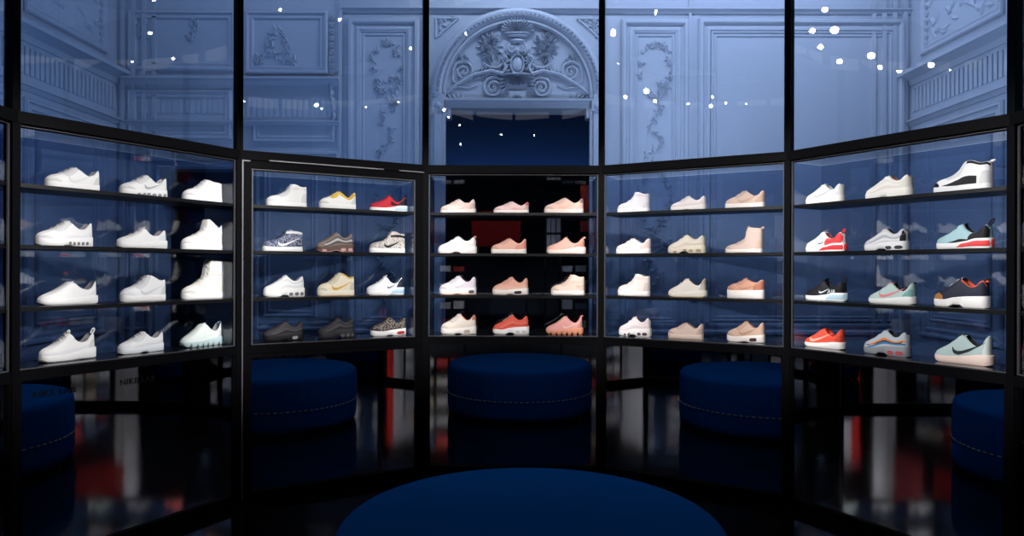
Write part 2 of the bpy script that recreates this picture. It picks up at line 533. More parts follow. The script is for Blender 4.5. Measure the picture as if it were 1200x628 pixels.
    if 'tloop' in ex:
        c2 = ex['tloop'][0]; z0 = tip_z - .006; r0 = ex['tloop'][1]
        pts = [(S.x(tip_s) + .006 * cos(-pi * .35 + pi * 1.7 * k / 12), 0, z0 + r0 * .8 + r0 * sin(-pi * .35 + pi * 1.7 * k / 12)) for k in range(13)]
        add('tongue_loop', lambda b: b.tube(pts, .0038, 8), c2)
    if 'window' in ex:
        c2, s0, s1 = ex['window']
        def win(b):
            upl = []; lol = []
            for i in range(9):
                f = i / 8; s = s0 + (s1 - s0) * f
                zb, zs = S.zb(s), S.zs(s)
                r = math.sqrt(max(0, 1 - (2 * f - 1) ** 6))
                zc = zb + (zs - zb) * .42; hh = (zs - zb) * .24 * r + .0003
                upl.append((s, zc + hh)); lol.append((s, zc - hh))
            S.patch(b, upl, lol, n=16, m=2, off=.0012, sole=True)
        add('air_window', win, c2)
    if 'windows' in ex:
        c2, lst = ex['windows']
        for s0, s1 in lst:
            def win(b, s0=s0, s1=s1):
                upl = []; lol = []
                for i in range(7):
                    f = i / 6; s = s0 + (s1 - s0) * f
                    zb, zs = S.zb(s), S.zs(s)
                    r = math.sqrt(max(0, 1 - (2 * f - 1) ** 4))
                    zc = zb + (zs - zb) * .36; hh = (zs - zb) * .2 * r + .0003
                    upl.append((s, zc + hh)); lol.append((s, zc - hh))
                S.patch(b, upl, lol, n=10, m=2, off=.0012, sole=True)
            add('air_window', win, c2)
    if 'bubble' in ex:
        c2 = ex['bubble'][0]
        s0 = ex['bubble'][1] if len(ex['bubble']) > 1 else .60
        def bub(b):
            rings = []
            for i in range(19):
                f = i / 18; s = s0 + (1.0 - s0) * f
                x = S.sole_x(s) + (.004 if f > .95 else 0)
                w = S.sole_y(s) + .0022 * min(1, f * 8)
                zb = S.zb(s) + .002; zt = S.zs(s) + .0015
                g = min(1, .25 + f * 5)
                zc = (zb + zt) / 2 - (1 - g) * (zt - zb) * .3; hh = (zt - zb) / 2 * g
                rings.append([(x, w * cos(2 * pi * k / 16) ** 1 if abs(cos(2 * pi * k / 16)) > 1 else w * math.copysign(abs(cos(2 * pi * k / 16)) ** .45, cos(2 * pi * k / 16)),
                               zc + hh * math.copysign(abs(sin(2 * pi * k / 16)) ** .7, sin(2 * pi * k / 16))) for k in range(16)])
            b.loft(rings)
        add('air_bubble', bub, c2)
    if 'word' in ex:
        me = text_mesh(ex['word'][0], .036); me.materials.append(shoe_mat(ex['word'][1]))
        o = bpy.data.objects.new('lettering', me); COL.objects.link(o); o.parent = root
        zz = S.zs(.7) + .004
        o.location = (S.x(.64), -S.surf(.72, zz + .012) - .0035, zz); o.rotation_euler = (radians(90 - 12), 0, 0)
    if 'outsole' in ex:
        c2 = ex['outsole'][0]
        def outs(b):
            upl = [(s, S.zb(s) + .005) for s in (.01, .1, .3, .5, .7, .9, .995)]
            lol = [(s, S.zb(s) + .0002) for s in (.01, .1, .3, .5, .7, .9, .995)]
            S.patch(b, upl, lol, n=24, m=2, off=.0012, sole=True)
        add('outsole', outs, c2)
    if 'heeltab' in ex:
        c2 = ex['heeltab'][0]
        add('heel_tab', lambda b: S.patch(b, *band(S, .90, .996, .62, .985), n=8, off=.0022), c2)
    return root

W_ = '#f4f3f1'; W2 = '#e9e9ea'; BK = '#16161a'; DG = '#3a3a40'
CASES = {-60: 'far left case', -30: 'left case', 0: 'middle case', 30: 'right case', 60: 'far right case'}
ROWN = ['top shelf', 'second shelf', 'third shelf', 'bottom shelf']
POSN = ['left', 'centre', 'right']
def C(u, s=W_, t=None, l=None, n=None):
    return (u, s, t or u, l if l is not None else (t or u), n or '#8a8a8c')

# (case angle) -> rows -> (description, type, u, length, height, colours, extras)
SHOES = {
 -60: [
  [('plain white low sneaker with flat thick sole', 'low', -.306, .284, .130, C(W_), [('emblem', W2)]),
   ('white low sneaker with grey side mark and grey windows', 'airmax', .106, .289, .133, C('#eeeeec', n='#b9b9b6'), [('emblem', '#b4b6b8', .8, .42), ('windows', '#8d9094', [(.26, .34), (.37, .45), (.48, .56), (.60, .70), (.73, .82), (.85, .93)])]),
   ('white mid sneaker with puffed ankle strap', 'mid', .513, .280, .153, C(W_), [('strap', W2, .86), ('heel', W2, .8, .5)])],
  [('long white running sneaker with row of dark sole dots', 'airmax', -.348, .290, .142, C(W_), [('windows', '#77797c', [(.50, .55), (.58, .63), (.66, .71), (.74, .79), (.82, .87)]), ('mud', W2, .3)]),
   ('white low trainer with pointed heel tab', 'sock', .096, .300, .137, C(W_), [('tongue', .03, 1.0), ('heel', W2, .78, .6)]),
   ('white ankle boot with collar folded open', 'fold', .511, .290, .205, C('#efece8'), [('strap', '#e3dfda', .60)])],
  [('sleek white knit runner with deep heel notch', 'runner', -.331, .302, .128, C(W_, l=''), [('heel', W2, .82, .5)]),
   ('white high sneaker with pale side mark', 'mid', .106, .278, .160, C('#f1f1f2'), [('emblem', '#d7d9dc'), ('toe', W2, .24, .6)]),
   ('tall white strapped boot, tallest shoe on display', 'boot', .519, .300, .262, C('#e9e7e0', s='#f2f1ee'), [('strap', '#dedbd2', .66), ('heel', '#dedbd2', .80, .5)])],
  [('white trainer with tongue loop and heel loop', 'sock', -.331, .285, .168, C(W_), [('tongue', .0, .93), ('tloop', W_, .008), ('loop', W_, .99), ('mud', W2, .4), ('outsole', '#6d6f73')]),
   ('white low sneaker with pale grey sole edge', 'airmax', .093, .274, .122, C('#efefef', s='#e4e8ec'), [('mud', '#e2e3e5', .4), ('toe', W2, .25, .7)]),
   ('pale mint knit sneaker on clear bubbled sole', 'runner', .506, .290, .150, C('#e2ebe6', s='#b9cdcf', l=''), [('pods', '#a8bcc0'), ('loop', '#e2ebe6', 1.0)])]],
 -30: [
  [('white high sneaker with hanging ankle strap', 'high', -.327, .280, .170, C(W_), [('strap', W2, .84), ('toe', W2, .24, .6)]),
   ('white low sneaker with yellow tongue and collar', 'low', .039, .270, .139, C(W_, t='#d9b13a', l='#e8c65a', n='#d9b13a'), [('collar', '#dcb53c', .70), ('eyestay', '#e0bc48')]),
   ('red running sneaker with black heel and pale bubble', 'sock', .431, .290, .137, C('#c22834', t='#c22834', l='#8e1f2a', n=BK), [('heel', BK, .72, .95), ('bubble', '#b7ccd6'), ('loop', BK, 1.0), ('vamp', '#2a1a1e', .52, .72, .25, .6)])],
  [('navy patterned high sneaker with white side mark', 'high', -.352, .276, .159, C('pattern:#23294a:#9aa0b8:150', t='#20264a', l='#20264a', n='#2b3050'), [('emblem', W_), ('strap', '#e8e8ea', .86)]),
   ('grey and brown wavy panelled sneaker', 'chunky', .018, .268, .144, C('#8d8078', s='#6d5650', t='#5a5a60', l='#b08d88', n=DG), [('waves', ['#57504e', '#c7c9cc', '#5d5a5c']), ('windows', '#d9a9a4', [(.12, .24), (.62, .78), (.82, .95)]), ('outsole', '#c79b95')]),
   ('grey speckled high sneaker with black side mark', 'high', .423, .280, .168, C('pattern:#d8d2cc:#8c8682:170', t='#b8b2ae', l='#2b2828', n='#4a4644'), [('emblem', BK), ('strap', '#2a2828', .78), ('heel', '#cfc8c2', .85, .35)])],
  [('white wavy panelled sneaker with dark sole dots', 'chunky', -.344, .278, .151, C('#f2f2f2'), [('waves', ['#e2e2e4', '#f4f4f4', '#dcdde0']), ('windows', '#6b6d72', [(.60, .70), (.74, .84), (.87, .95)])]),
   ('cream high sneaker outlined in gold', 'mid', .028, .273, .172, C('#f3e8cf', s='#f6efdf', t='#f3e8cf', l='#efe0bb', n='#c9a24a'), [('emblem', '#dcae3e'), ('outsole', '#b98a3a'), ('collar', '#d9b452', .90)]),
   ('white running sneaker with navy heel and ice blue bubble', 'sock', .406, .285, .155, C('#f0f1f2', t='#f0f1f2', l='#dfe2e6', n='#2a3448'), [('heel', '#28303f', .78, .95), ('bubble', '#a9cbe4'), ('loop', '#28303f', .98), ('emblem', '#39445a', .5, .5)])],
  [('all black low sneaker with streaked side panels', 'airmax', -.347, .272, .138, C('#3c3a3e', s='#1a1a1d', t='#2b2a2d', l='#2b2a2d', n='#121214'), [('waves', ['#242326', '#4a484c']), ('window', '#9a9a9e', .70, .84)]),
   ('all black wavy panelled sneaker', 'chunky', .031, .265, .149, C('#37353a', s='#2a292d', t='#232226', l='#2f2e32', n='#121214'), [('waves', ['#222125', '#47454b', '#29282c']), ('windows', '#55545a', [(.58, .70), (.74, .84), (.87, .95)])]),
   ('dark camouflage sneaker on white sole', 'airmax', .432, .275, .140, C('pattern:#8a7f78:#1f1c1d:110', t='#2b2727', l='#1c1a1b', n='#1c1a1b'), [('window', '#b3262c', .70, .93), ('loop', BK, 1.0), ('toe', '#2a2626', .2, .5)])]],
 0: [
  [('pale pink slim low sneaker', 'cortez', -.437, .271, .113, C('#f2d2c8', s='#f6e6df', n='#caa49a'), [('emblem', '#f6e2da')]),
   ('pale pink low sneaker with rose heel', 'low', -.017, .273, .097, C('#f3cfc8', s='#f7ebe6', n='#c98e86'), [('heeltab', '#c9626a'), ('vamp', '#eab6b0', .5, .82, .12, .3)]),
   ('peach low sneaker with thick pale sole', 'low', .396, .306, .128, C('#f2c9b8', s='#f6e2d8', n='#d6a392'), [('emblem', '#efc0ae'), ('heeltab', '#9d7a70'), ('heel', '#f0bfae', .8, .45)])],
  [('white trainer with black tongue lining and chunky sole', 'chunky', -.442, .297, .134, C('#f5eceb', s='#f3ebe8', n=BK), [('loop', '#e8b7a8', 1.0, .004), ('mud', '#efe3e2', .4)]),
   ('peach pink low sneaker with white flat sole', 'low', -.036, .276, .123, C('#f0b9a6', s='#f8efe9', n='#d99a88'), [('heel', '#e89a88', .68, .8)]),
   ('peach runner with raised knit tongue', 'sock', .412, .295, .146, C('#eeb3a4', s='#f6dfd6', l='', n='#c98878'), [('tongue', .02, 1.0), ('heel', '#e09484', .70, .8), ('loop', '#e9a898', .9)])],
  [('lilac white sneaker with dark collar lining', 'airmax', -.436, .286, .147, C('#e6dbe2', s='#f5f0ee', n='#2b2226'), [('window', '#5d5458', .80, .95), ('emblem', '#d4c6d2', .7, .42), ('outsole', '#d9a98e')]),
   ('peach sneaker with black sole window', 'airmax', -.023, .277, .138, C('#edb09a', s='#f7ece6', n='#c98a76'), [('window', '#2b2224', .60, .82), ('mud', '#eec0ae', .4), ('toe', '#f0c3b2', .26, .6)]),
   ('blush high wedge sneaker', 'high', .428, .261, .160, C('#eccfc0', s='#f6ece6', n='#b99a8c'), [('vamp', '#dab8a6', .74, .97, .2, .4), ('heel', '#e4c2b2', .82, .3), ('strap', '#e9c9b9', .66)])],
  [('cream sneaker with coral collar lining', 'airmax', -.429, .273, .159, C('#efe3d8', s='#f6f0e8', n='#c9604e'), [('window', '#b9a99c', .66, .84), ('heeltab', '#d9836f'), ('mud', '#e9dacd', .4)]),
   ('coral red wavy panelled sneaker on white sole', 'chunky', -.019, .277, .149, C('#e2604e', s='#f6f3f2', t='#f0a595', l='#f6d9d0', n='#a83a30'), [('waves', ['#d8503f', '#e97a68', '#e2604e']), ('windows', '#c9c4c4', [(.62, .76), (.80, .93)])]),
   ('pink knit sneaker on orange bubbled sole', 'runner', .399, .286, .144, C('#e4a199', s='#dd9272', l='', n='#b0645c'), [('pods', '#d98866'), ('emblem', '#efc2ba', .8, .45), ('loop', '#c97a70', 1.0)])]],
 30: [
  [('white grey high sneaker with ankle strap', 'high', -.472, .255, .160, C('#e9e4ea', s='#f5f2f3'), [('strap', '#dcd6dd', .84), ('heel', '#ddd6dd', .84, .4)]),
   ('pale low sneaker with scored dark outsole', 'airmax', -.048, .260, .110, C('#f1e7e5', s='#f3eeea'), [('outsole', '#6f6462'), ('mud', '#e8dcda', .45)]),
   ('tan beige low sneaker with white sole', 'low', .357, .271, .130, C('#dcc0b0', s='#f5ece6', n='#9d8272'), [('emblem', '#cbab9a'), ('heel', '#c9a896', .78, .7), ('toe', '#d8b9a8', .26, .6)])],
  [('pale pink low sneaker with blush heel', 'low', -.472, .273, .121, C('#f5e3de', s='#f7eeea'), [('heel', '#efcfc8', .72, .7)]),
   ('cream sneaker with wavy side and flecked sole', 'chunky', -.06, .275, .138, C('#f0e6d6', s='#efe4d2', n='#9d9280'), [('waves', ['#e4d6c0', '#f3ebdd']), ('windows', '#b09a78', [(.20, .30), (.45, .56), (.60, .72), (.78, .92)])]),
   ('beige laced ankle boot with loops', 'boot', .352, .257, .180, C('#dcc3b6', s='#f4e8e0', l='#c9ab9c'), [('tloop', '#b08a78', .008), ('loop', '#c9a898', 1.0), ('heel', '#d2b5a6', .82, .4)])],
  [('pinkish high sneaker with wavy collar', 'high', -.467, .255, .168, C('#f1e0da', s='#f8f1ed'), [('strap', '#e8d3cc', .82), ('toe', '#ecd9d2', .24, .6)]),
   ('cream runner with dark spotted collar lining', 'runner', -.055, .278, .137, C('#f0e7dd', s='#f3ebe0', n='#3a322c'), [('tongue', .02, 1.0), ('heeltab', '#cbb9a6'), ('outsole', '#cdb78f')]),
   ('rose bronze sneaker on tall white platform sole', 'platform', .364, .255, .138, C('#d49e84', s='#f7efea', n='#8d5f4c'), [('heel', '#b9765c', .72, .9), ('emblem', '#c98c72')])],
  [('pale lilac wavy sneaker with black collar lining', 'chunky', -.458, .252, .148, C('#efe2e2', s='#f6f0ef', n='#2b2224'), [('waves', ['#e6d6d8', '#f3e8e8']), ('windows', '#57494b', [(.22, .30), (.34, .42), (.62, .74), (.78, .92)])]),
   ('plain beige low sneaker with tonal sole', 'low', -.063, .262, .121, C('#e0c4b6', s='#e3cabd', n='#8d7466'), []),
   ('tan sneaker with studded laces and white sole', 'airmax', .365, .256, .150, C('#dbb9a4', s='#f6ede6', t='#cda58e', l='#8d6a54', n='#8d6a5a'), [('emblem', '#c79a82'), ('window', '#3a2e2a', .62, .82), ('outsole', '#b9b4b0')])]],
 60: [
  [('white low sneaker with grey side mark', 'airmax', -.512, .268, .132, C('#efeeee', n='#9d9c9e'), [('emblem', '#b9bcc2', .9, .30), ('mud', '#e3e2e4', .4)]),
   ('cream white wavy sneaker with rust tongue loop', 'chunky', -.076, .281, .138, C('#f2f0ea', s='#f3f1ea', n='#8d5a48'), [('waves', ['#e6e3da', '#f6f4ee', '#e9e6dd']), ('heel', '#e9e6dc', .82, .8)]),
   ('black and white high basketball shoe', 'high', .348, .300, .172, C('#f4f4f6', s='#f3f3f5', t=BK, l='', n=BK), [('vamp', BK, .22, .80, .05, .38), ('toe', BK, .16, .75), ('collar', BK, .88), ('loop', '#f4f4f6', .80, .02), ('tongue', .04, 1.03)])],
  [('white running sneaker with bright red heel', 'sock', -.506, .278, .149, C('#eeeef0', t='#eeeef0', l='#d9d9de', n='#7a2026'), [('heel', '#ee4348', .58, .97), ('bubble', '#ee3a40', .45), ('emblem', '#2b2b30', .4, .42), ('loop', '#ee4348', .96)]),
   ('grey white wavy sneaker with black heel', 'chunky', -.091, .263, .134, C('#d8d9dd', s='#eeeef0', t='#eeeef0', n='#2b2b30'), [('waves', ['#f0f0f2', '#b9bbc2', '#e4e5e8']), ('heel', '#24242a', .90, .9), ('windows', '#3a3a40', [(.58, .72), (.78, .95)])]),
   ('pale blue sneaker with black heel and red bubble', 'sock', .354, .280, .153, C('#a9cdd4', s='#f3f3f3', t='#a9cdd4', l='#8fb9c2', n=BK), [('heel', BK, .64, .98), ('bubble', '#ea4a4c', .45), ('loop', BK, 1.03, .02), ('vamp', BK, .30, .68, .02, .20), ('tongue', .03, .93)])],
  [('black sneaker with white sole and clear bubble', 'sock', -.502, .285, .151, C('#1b1c22', s='#eef0f3', t='#1b1c22', l='#26272e', n='#0d0d10'), [('emblem', '#f0f0f2', .42, .44), ('bubble', '#b4cfdf'), ('loop', '#1b1c22', 1.0), ('tongue', .02, .97), ('word', 'AIR', '#e9edf2')]),
   ('mint grey runner with pink side mark', 'runner', -.055, .278, .129, C('#bcd6d2', s='#f2f2f0', t='#d7737c', l='#e88d96', n='#1c1c22'), [('emblem', '#ef8791', 1.0, .30), ('heel', '#7fb3ae', .80, .6), ('tongue', .03, 1.0), ('loop', '#1c1c22', 1.0)]),
   ('navy sneaker with tan toe and chunky white sole', 'chunky', .342, .280, .160, C('#272a3c', s='#f2f0ee', t='#272a3c', l='#e8dfd6', n='#d9603a'), [('toe', '#b07a42', .24, .85), ('collar', '#cf5c3c', .90), ('loop', BK, 1.0)])],
  [('orange red knit runner on white sole', 'runner', -.512, .278, .130, C('#f0553f', s='#f6f1ef', t='#f0553f', l='', n='#a82c1e'), [('emblem', '#f8b4a4', 1.05, .20)]),
   ('grey sneaker with orange and blue side panels', 'chunky', -.085, .276, .152, C('#b9c2cc', s='#8d9299', t='#c3ccd6', l='#aab4c0', n='#1c1e24'), [('vamp', '#1e2026', .10, .92, .30, .50), ('waves', ['#3d78ad', '#e08546']), ('windows', '#b04a52', [(.60, .74), (.78, .93)])]),
   ('mint grey sneaker with black side mark and peach sole', 'runner', .352, .290, .164, C('#b4c9c8', s='#f0d7cc', t='#b4c9c8', l='#3c4a4c', n='#15181a'), [('emblem', '#1e2c30', 1.0, .38), ('heel', '#dce6e4', .90, .9), ('tongue', .03, .98)])]],
}
for th, rows in SHOES.items():
    for r, row in enumerate(rows):
        for k, (desc, typ, u, L, H, c, ex) in enumerate(row):
            nm = 'sneaker_boot' if typ in ('boot', 'fold') else 'high_top_sneaker' if typ in ('high', 'mid') else 'running_sneaker' if typ in ('runner', 'sock') else 'sneaker'
            make_shoe(nm, f"{desc}, {POSN[k]}, {ROWN[r]}, {CASES[th]}", f"shoes in the {CASES[th]}", typ, L, H, c, ex, th, u, SHELF_Z[r] + .0005)

# the first shoe in each side case, cut by the edges of the photograph
SIDE_L = [('white low sneaker', 'low', .50, .28, .13, C(W_), []),
          ('white running sneaker', 'airmax', .50, .28, .14, C(W_), [('windows', '#77797c', [(.58, .66), (.7, .78), (.82, .9)])]),
          ('white tall sneaker with grey sole line', 'high', .53, .28, .18, C('#efefef'), [('outsole', '#8d9094')]),
          ('white high sneaker', 'mid', .52, .28, .17, C('#efefef'), [])]
SIDE_R = [('tan and white low sneaker', 'low', -.52, .28, .13, C('#e0b48c', s='#f6ede2'), []),
          ('white low sneaker with grey heel', 'airmax', -.52, .28, .14, C('#efefef'), [('heel', '#b9bbc0', .8, .7)]),
          ('white trainer', 'chunky', -.52, .28, .14, C('#efefef'), [('mud', W2, .3)]),
          ('peach and rust runner', 'runner', -.52, .28, .14, C('#e8bfae', s='#f3ddd2', n='#8d3a30'), [('collar', '#a8443a', .8)])]
for th, lst, side in ((-90, SIDE_L, 'left'), (90, SIDE_R, 'right')):
    for r, (desc, typ, u, L, H, c, ex) in enumerate(lst):
        make_shoe('sneaker', f"{desc} cut by {side} edge of photo, {ROWN[r]}", f"shoes at the {side} edge", typ, L, H, c, ex, th, u, SHELF_Z[r] + .0005)

# ------------------------------------------------------------------ glass room
n_tr = [0]
def trim(mb, mat, name=None):
    n_tr[0] += 1
    return struct(mb.build(name or f'trim_{n_tr[0]}', mat))

for k in range(12):                                     # posts at the corners
    a = 15 + 30 * k
    if a in (165, 195): continue
    t = radians(a)
    b = MB(); b.box(-.021, .021, -.03, .03, 0, Z_TOP)
    o = struct(b.build(f'trim_{n_tr[0] + 1}', BLACK)); n_tr[0] += 1
    o.location = (RAD * sin(t), RAD * cos(t), 0); o.rotation_euler = (0, 0, -t)

BAYS = [-120, -90, -60, -30, 0, 30, 60, 90, 120]
BAYNAME = {-120: 'left rear', -90: 'left edge', -60: 'far left', -30: 'left', 0: 'middle', 30: 'right', 60: 'far right', 90: 'right edge', 120: 'right rear'}
wi = 0
for th in BAYS:
    loc, rz = bay_frame(th)
    e = HW - .012
    rails = [(Z_CASE1, Z_RAIL, -.03, .03), (Z_MIR1, Z_CASE0 - .002, -.022, .03), (0, Z_MIR0, -.022, .03), (Z_TOP - .06, Z_TOP, -.03, .03)]
    b = MB()
    for z0, z1, y0, y1 in rails: b.box(-e, e, y0, y1, z0, z1)
    o = trim(b, BLACK); o.location = loc; o.rotation_euler = (0, 0, rz)
    # upper pane
    wi += 1
    b = MB(); b.box(-e, e, -.004, .004, Z_RAIL - .005, Z_TOP - .05)
    o = struct(b.build(f'window_{wi}', GLASS_UP, smooth=False)); o.location = loc; o.rotation_euler = (0, 0, rz)
    # mirror below
    fr = .062 if th == -30 else .018
    m = empty('mirror_panel', loc, rz)
    tag(m, f"tall smoked mirror panel under the {BAYNAME[th]} shoe case", 'mirror', 'mirror panels round the room')
    b = MB(); b.box(-HW + .022 + fr, HW - .022 - fr, -.004, .004, Z_MIR0, Z_MIR1 - (.03 if th == -30 else 0)); b.build('mirror_glass', MIRROR, m, smooth=False)
    b = MB()
    x0, x1 = -HW + .022, HW - .022
    zt = Z_MIR1
    b.box(x0, x0 + fr, -.018, .012, Z_MIR0, zt); b.box(x1 - fr, x1, -.018, .012, Z_MIR0, zt)
    b.box(x0 + fr, x1 - fr, -.012, .012, Z_MIR0, Z_MIR0 + .006)
    if th == -30: b.box(x0 + fr, x1 - fr, -.018, .012, zt - .03, zt)
    b.build('mirror_frame', BLACK, m)
    b = MB(); b.box(x0 + fr, x1 - fr, -.014, -.0125, Z_MIR0 + .001, Z_MIR0 + .005); b.build('edge_strip', GREYMETAL, m)
    # display case
    cz = empty('shoe_case', loc, rz)
    tag(cz, {-30: "black shoe case with wide door-like frame and bright edge, left of the middle", 0: "narrow-framed shoe case of pink shoes under the arch"}.get(th, f"black glass-backed shoe case with four shelves, {BAYNAME[th]} bay"), 'display case', 'shoe cases round the room')
    ins = .060 if th == -30 else .006
    top = Z_CASE1 - (.052 if th == -30 else .0)
    x0, x1 = -HW + .024, HW - .024
    b = MB()
    b.box(x0, x1, .0, DEPTH, Z_CASE0 - .003, SHELF_Z[3])
    b.build('case_body', plain('black_lacquer', (0.008, 0.009, 0.012), rough=0.12, spec=0.5), cz, smooth=False)
    b = MB(); b.box(x0, x1, .0, .03, top - .014, Z_CASE1); b.build('case_header', BLACK, cz, smooth=False)
    b = MB()      # slim lip round the opening
    lip = .011
    l0, l1 = x0 + ins, x1 - ins
    if ins < .03: l0, l1 = x0, x1
    b.box(l0, l0 + lip, -.006, .002, SHELF_Z[3] - .006, top); b.box(l1 - lip, l1, -.006, .002, SHELF_Z[3] - .006, top)
    b.box(l0 + lip, l1 - lip, -.006, .002, top - lip, top); b.box(l0 + lip, l1 - lip, -.006, .002, SHELF_Z[3] - .006, SHELF_Z[3])
    b.build('case_lip', GREYMETAL, cz, smooth=False)
    if th == -30:
        b = MB()
        b.box(x0 + .006, x0 + .05, -.022, -.018, Z_CASE1 - .012, Z_CASE1 - .004)
        b.box(x0 + .17, x1 - .32, -.036, -.030, Z_CASE1 - .002, Z_CASE1 + .006); b.box(x1 - .2, x1 - .005, -.036, -.030, Z_CASE1 - .002, Z_CASE1 + .006)
        b.build('edge_strip', EDGE, cz, smooth=False)
        b = MB(); b.box(x0 - .002, x0 + .006, -.026, -.0222, .03, Z_CASE1 - .004); o = trim(b, EDGE); o.location = loc; o.rotation_euler = (0, 0, rz)
        b = MB(); b.box(x0 + .006, x0 + ins, -.018, 0, Z_CASE0, Z_CASE1 - .002); b.box(x1 - ins, x1, -.018, 0, Z_CASE0, Z_CASE1 - .002); b.box(x0 + ins, x1 - ins, -.018, 0, top, Z_CASE1 - .002)
        b.build('door_frame', BLACK, cz, smooth=False)
    for z in SHELF_Z[:3]:
        b = MB(); b.box(x0 + ins + .008, x1 - ins - .008, .008, DEPTH - .014, z - .022, z)
        b.box(x0 + ins + .008, x1 - ins - .008, .004, .008, z - .021, z - .001)
        b.build('shelf', plain('shelf_black', (0.0045, 0.0047, 0.0055), rough=0.35, spec=0.2), cz, smooth=False)
    b = MB(); b.box(x0 + ins, x1 - ins, DEPTH - .012, DEPTH - .004, SHELF_Z[3], top - .0145)
    b.build('glass_back', GLASS_CASE, cz, smooth=False)
    for xx in (x0 + ins, x1 - ins - .006):
        b = MB(); b.box(xx, xx + .006, .012, DEPTH - .016, SHELF_Z[3], top - .016); b.build('glass_side', GLASS_SIDE, cz, smooth=False)
    b = MB(); b.box(x0, x1, .032, DEPTH - .022, top - .012, top - .004); b.build('glass_top', GLASS_TOP, cz, smooth=False)

# ------------------------------------------------------------------ lettering on the far left mirror
LETTER = plain('vinyl_lettering', (0.004, 0.0042, 0.005), rough=0.9, spec=.02)
for uu, lab in ((-.575, 'small dark lettering NIKE LAB on far left mirror over blue reflection'), (-.125, 'small dark lettering NIKE LAB on far left mirror over pale column reflection')):
    me = text_mesh('NIKE LAB', .048); me.materials.append(LETTER)
    o = bpy.data.objects.new('lettering', me); COL.objects.link(o)
    tag(o, lab, 'lettering', 'lettering on the mirror')
    o.location = bay_point(-60, uu, -.0065, .905); o.rotation_euler = (radians(90), 0, radians(60))

# ------------------------------------------------------------------ round pouf
t = empty('round_pouf', (.075, .05, 0))
tag(t, 'large round royal blue velvet pouf in the middle of the black floor', 'pouf')
VELVET, nt, bs = new_mat('blue_velvet')
bs.inputs['Roughness'].default_value = .85
bs.inputs['Specular IOR Level'].default_value = .01
tc = nt.nodes.new('ShaderNodeTexCoord'); nz = nt.nodes.new('ShaderNodeTexNoise'); nz.inputs['Scale'].default_value = 7
mp = nt.nodes.new('ShaderNodeValToRGB'); mp.color_ramp.elements[0].color = (.0001, .066, .225, 1); mp.color_ramp.elements[1].color = (.0001, .076, .255, 1)
nt.links.new(tc.outputs['Object'], nz.inputs['Vector']); nt.links.new(nz.outputs['Fac'], mp.inputs['Fac']); nt.links.new(mp.outputs['Color'], bs.inputs['Base Color'])
PR = .795; PH = .545; DOME = .045
b = MB()
prof = [(0.001, .012), (PR - .03, .012), (PR - .012, .03), (PR - .002, .09), (PR, .20), (PR, .26), (PR, .36), (PR, .44), (PR - .004, .49)]
for i in range(1, 8):
    a = i / 7 * pi / 2
    prof.append((PR - .004 - .05 * (1 - cos(a)), .49 + (PH - .49) * sin(a)))
for i in range(1, 11):
    r = (PR - .054) * (1 - i / 10)
    prof.append((max(r, .001), PH + DOME * (1 - (r / (PR - .054)) ** 2)))
rings = []; seg = 160
for r, z in prof:
    ring = []
    for k in range(seg):
        a = 2 * pi * k / seg
        wob = .003 * sin(a * 40 + 1.3 * sin(a * 7)) if .05 < z < .47 and r > PR - .03 else 0
        ring.append(((r + wob) * cos(a), (r + wob) * sin(a), z))
    rings.append(ring)
b.loft(rings); b.build('cushion', VELVET, t, angle=60)
b = MB(); b.lathe([(.001, 0), (PR - .06, 0), (PR - .06, .016), (.001, .016)], 64); b.build('plinth', plain('black_plinth', (.004, .004, .005), rough=.5), t)
b = MB()
for k in range(90):                        # dashed stitching of the zip seam
    a0 = 2 * pi * k / 90; 
    pts = [((PR + .004) * cos(a0 + i * .0095), (PR + .004) * sin(a0 + i * .0095), .232) for i in range(5)]
    b.tube(pts, .0056, 6)
b.build('seam', plain('seam_tape', (.30, .27, .22), rough=.5), t)

# ------------------------------------------------------------------ the historic room around
WALLM = plain('painted_plaster', (.44, .48, .54), rough=.55, spec=.3, bump=.15, bscale=30)
def quad_struct(name, pts, mat):
    b = MB(); b.add(pts, [(0, 1, 2, 3)]); return struct(b.build(name, mat, smooth=False))
FLOORM, nt, bs = new_mat('black_gloss_floor')
bs.inputs['Base Color'].default_value = (.004, .0045, .006, 1)
bs.inputs['Roughness'].default_value = .09
bs.inputs['IOR'].default_value = 2.2
b = MB(); b.box(-6, 6, -9.2, 8, -.1, 0); struct(b.build('floor', FLOORM, smooth=False))
b = MB(); b.box(-6, 6, -9.2, 8, CEIL, CEIL + .1); struct(b.build('ceiling', plain('dark_ceiling', (.02, .022, .03), rough=.8), smooth=False))

PX = .00834
def wx(px): return (px - 601.5) * PX
def wz(py): return EYE + (314 - py) * PX
# doorway (middle) and dark door (left) cut from the back wall
D0, D1, DZ = wx(517), wx(697), wz(128)
L0, L1, LZ = wx(186), wx(292), wz(199)
b = MB()
yb0, yb1 = WALL_Y, WALL_Y + .25
b.box(-6, L0, yb0, yb1, 0, CEIL); b.box(L0, L1, yb0, yb1, LZ, CEIL); b.box(L1, D0, yb0, yb1, 0, CEIL)
b.box(D0, D1, yb0, yb1, DZ, CEIL); b.box(D1, 6, yb0, yb1, 0, CEIL)
struct(b.build('wall_back', WALLM, smooth=False))
b = MB(); b.box(-WALL_X - .2, -WALL_X, -3.4, WALL_Y, 0, CEIL); struct(b.build('wall_left', WALLM, smooth=False))
b = MB(); b.box(WALL_X, WALL_X + .2, -3.4, WALL_Y, 0, CEIL); struct(b.build('wall_right', WALLM, smooth=False))
DARK = plain('navy_paint', (.02, .03, .06), rough=.5)
b = MB(); b.box(-6, 6, 7.9, 8.0, 0, CEIL); struct(b.build('wall_beyond', plain('blue_grey_paint', (.16, .20, .28), rough=.6), smooth=False))
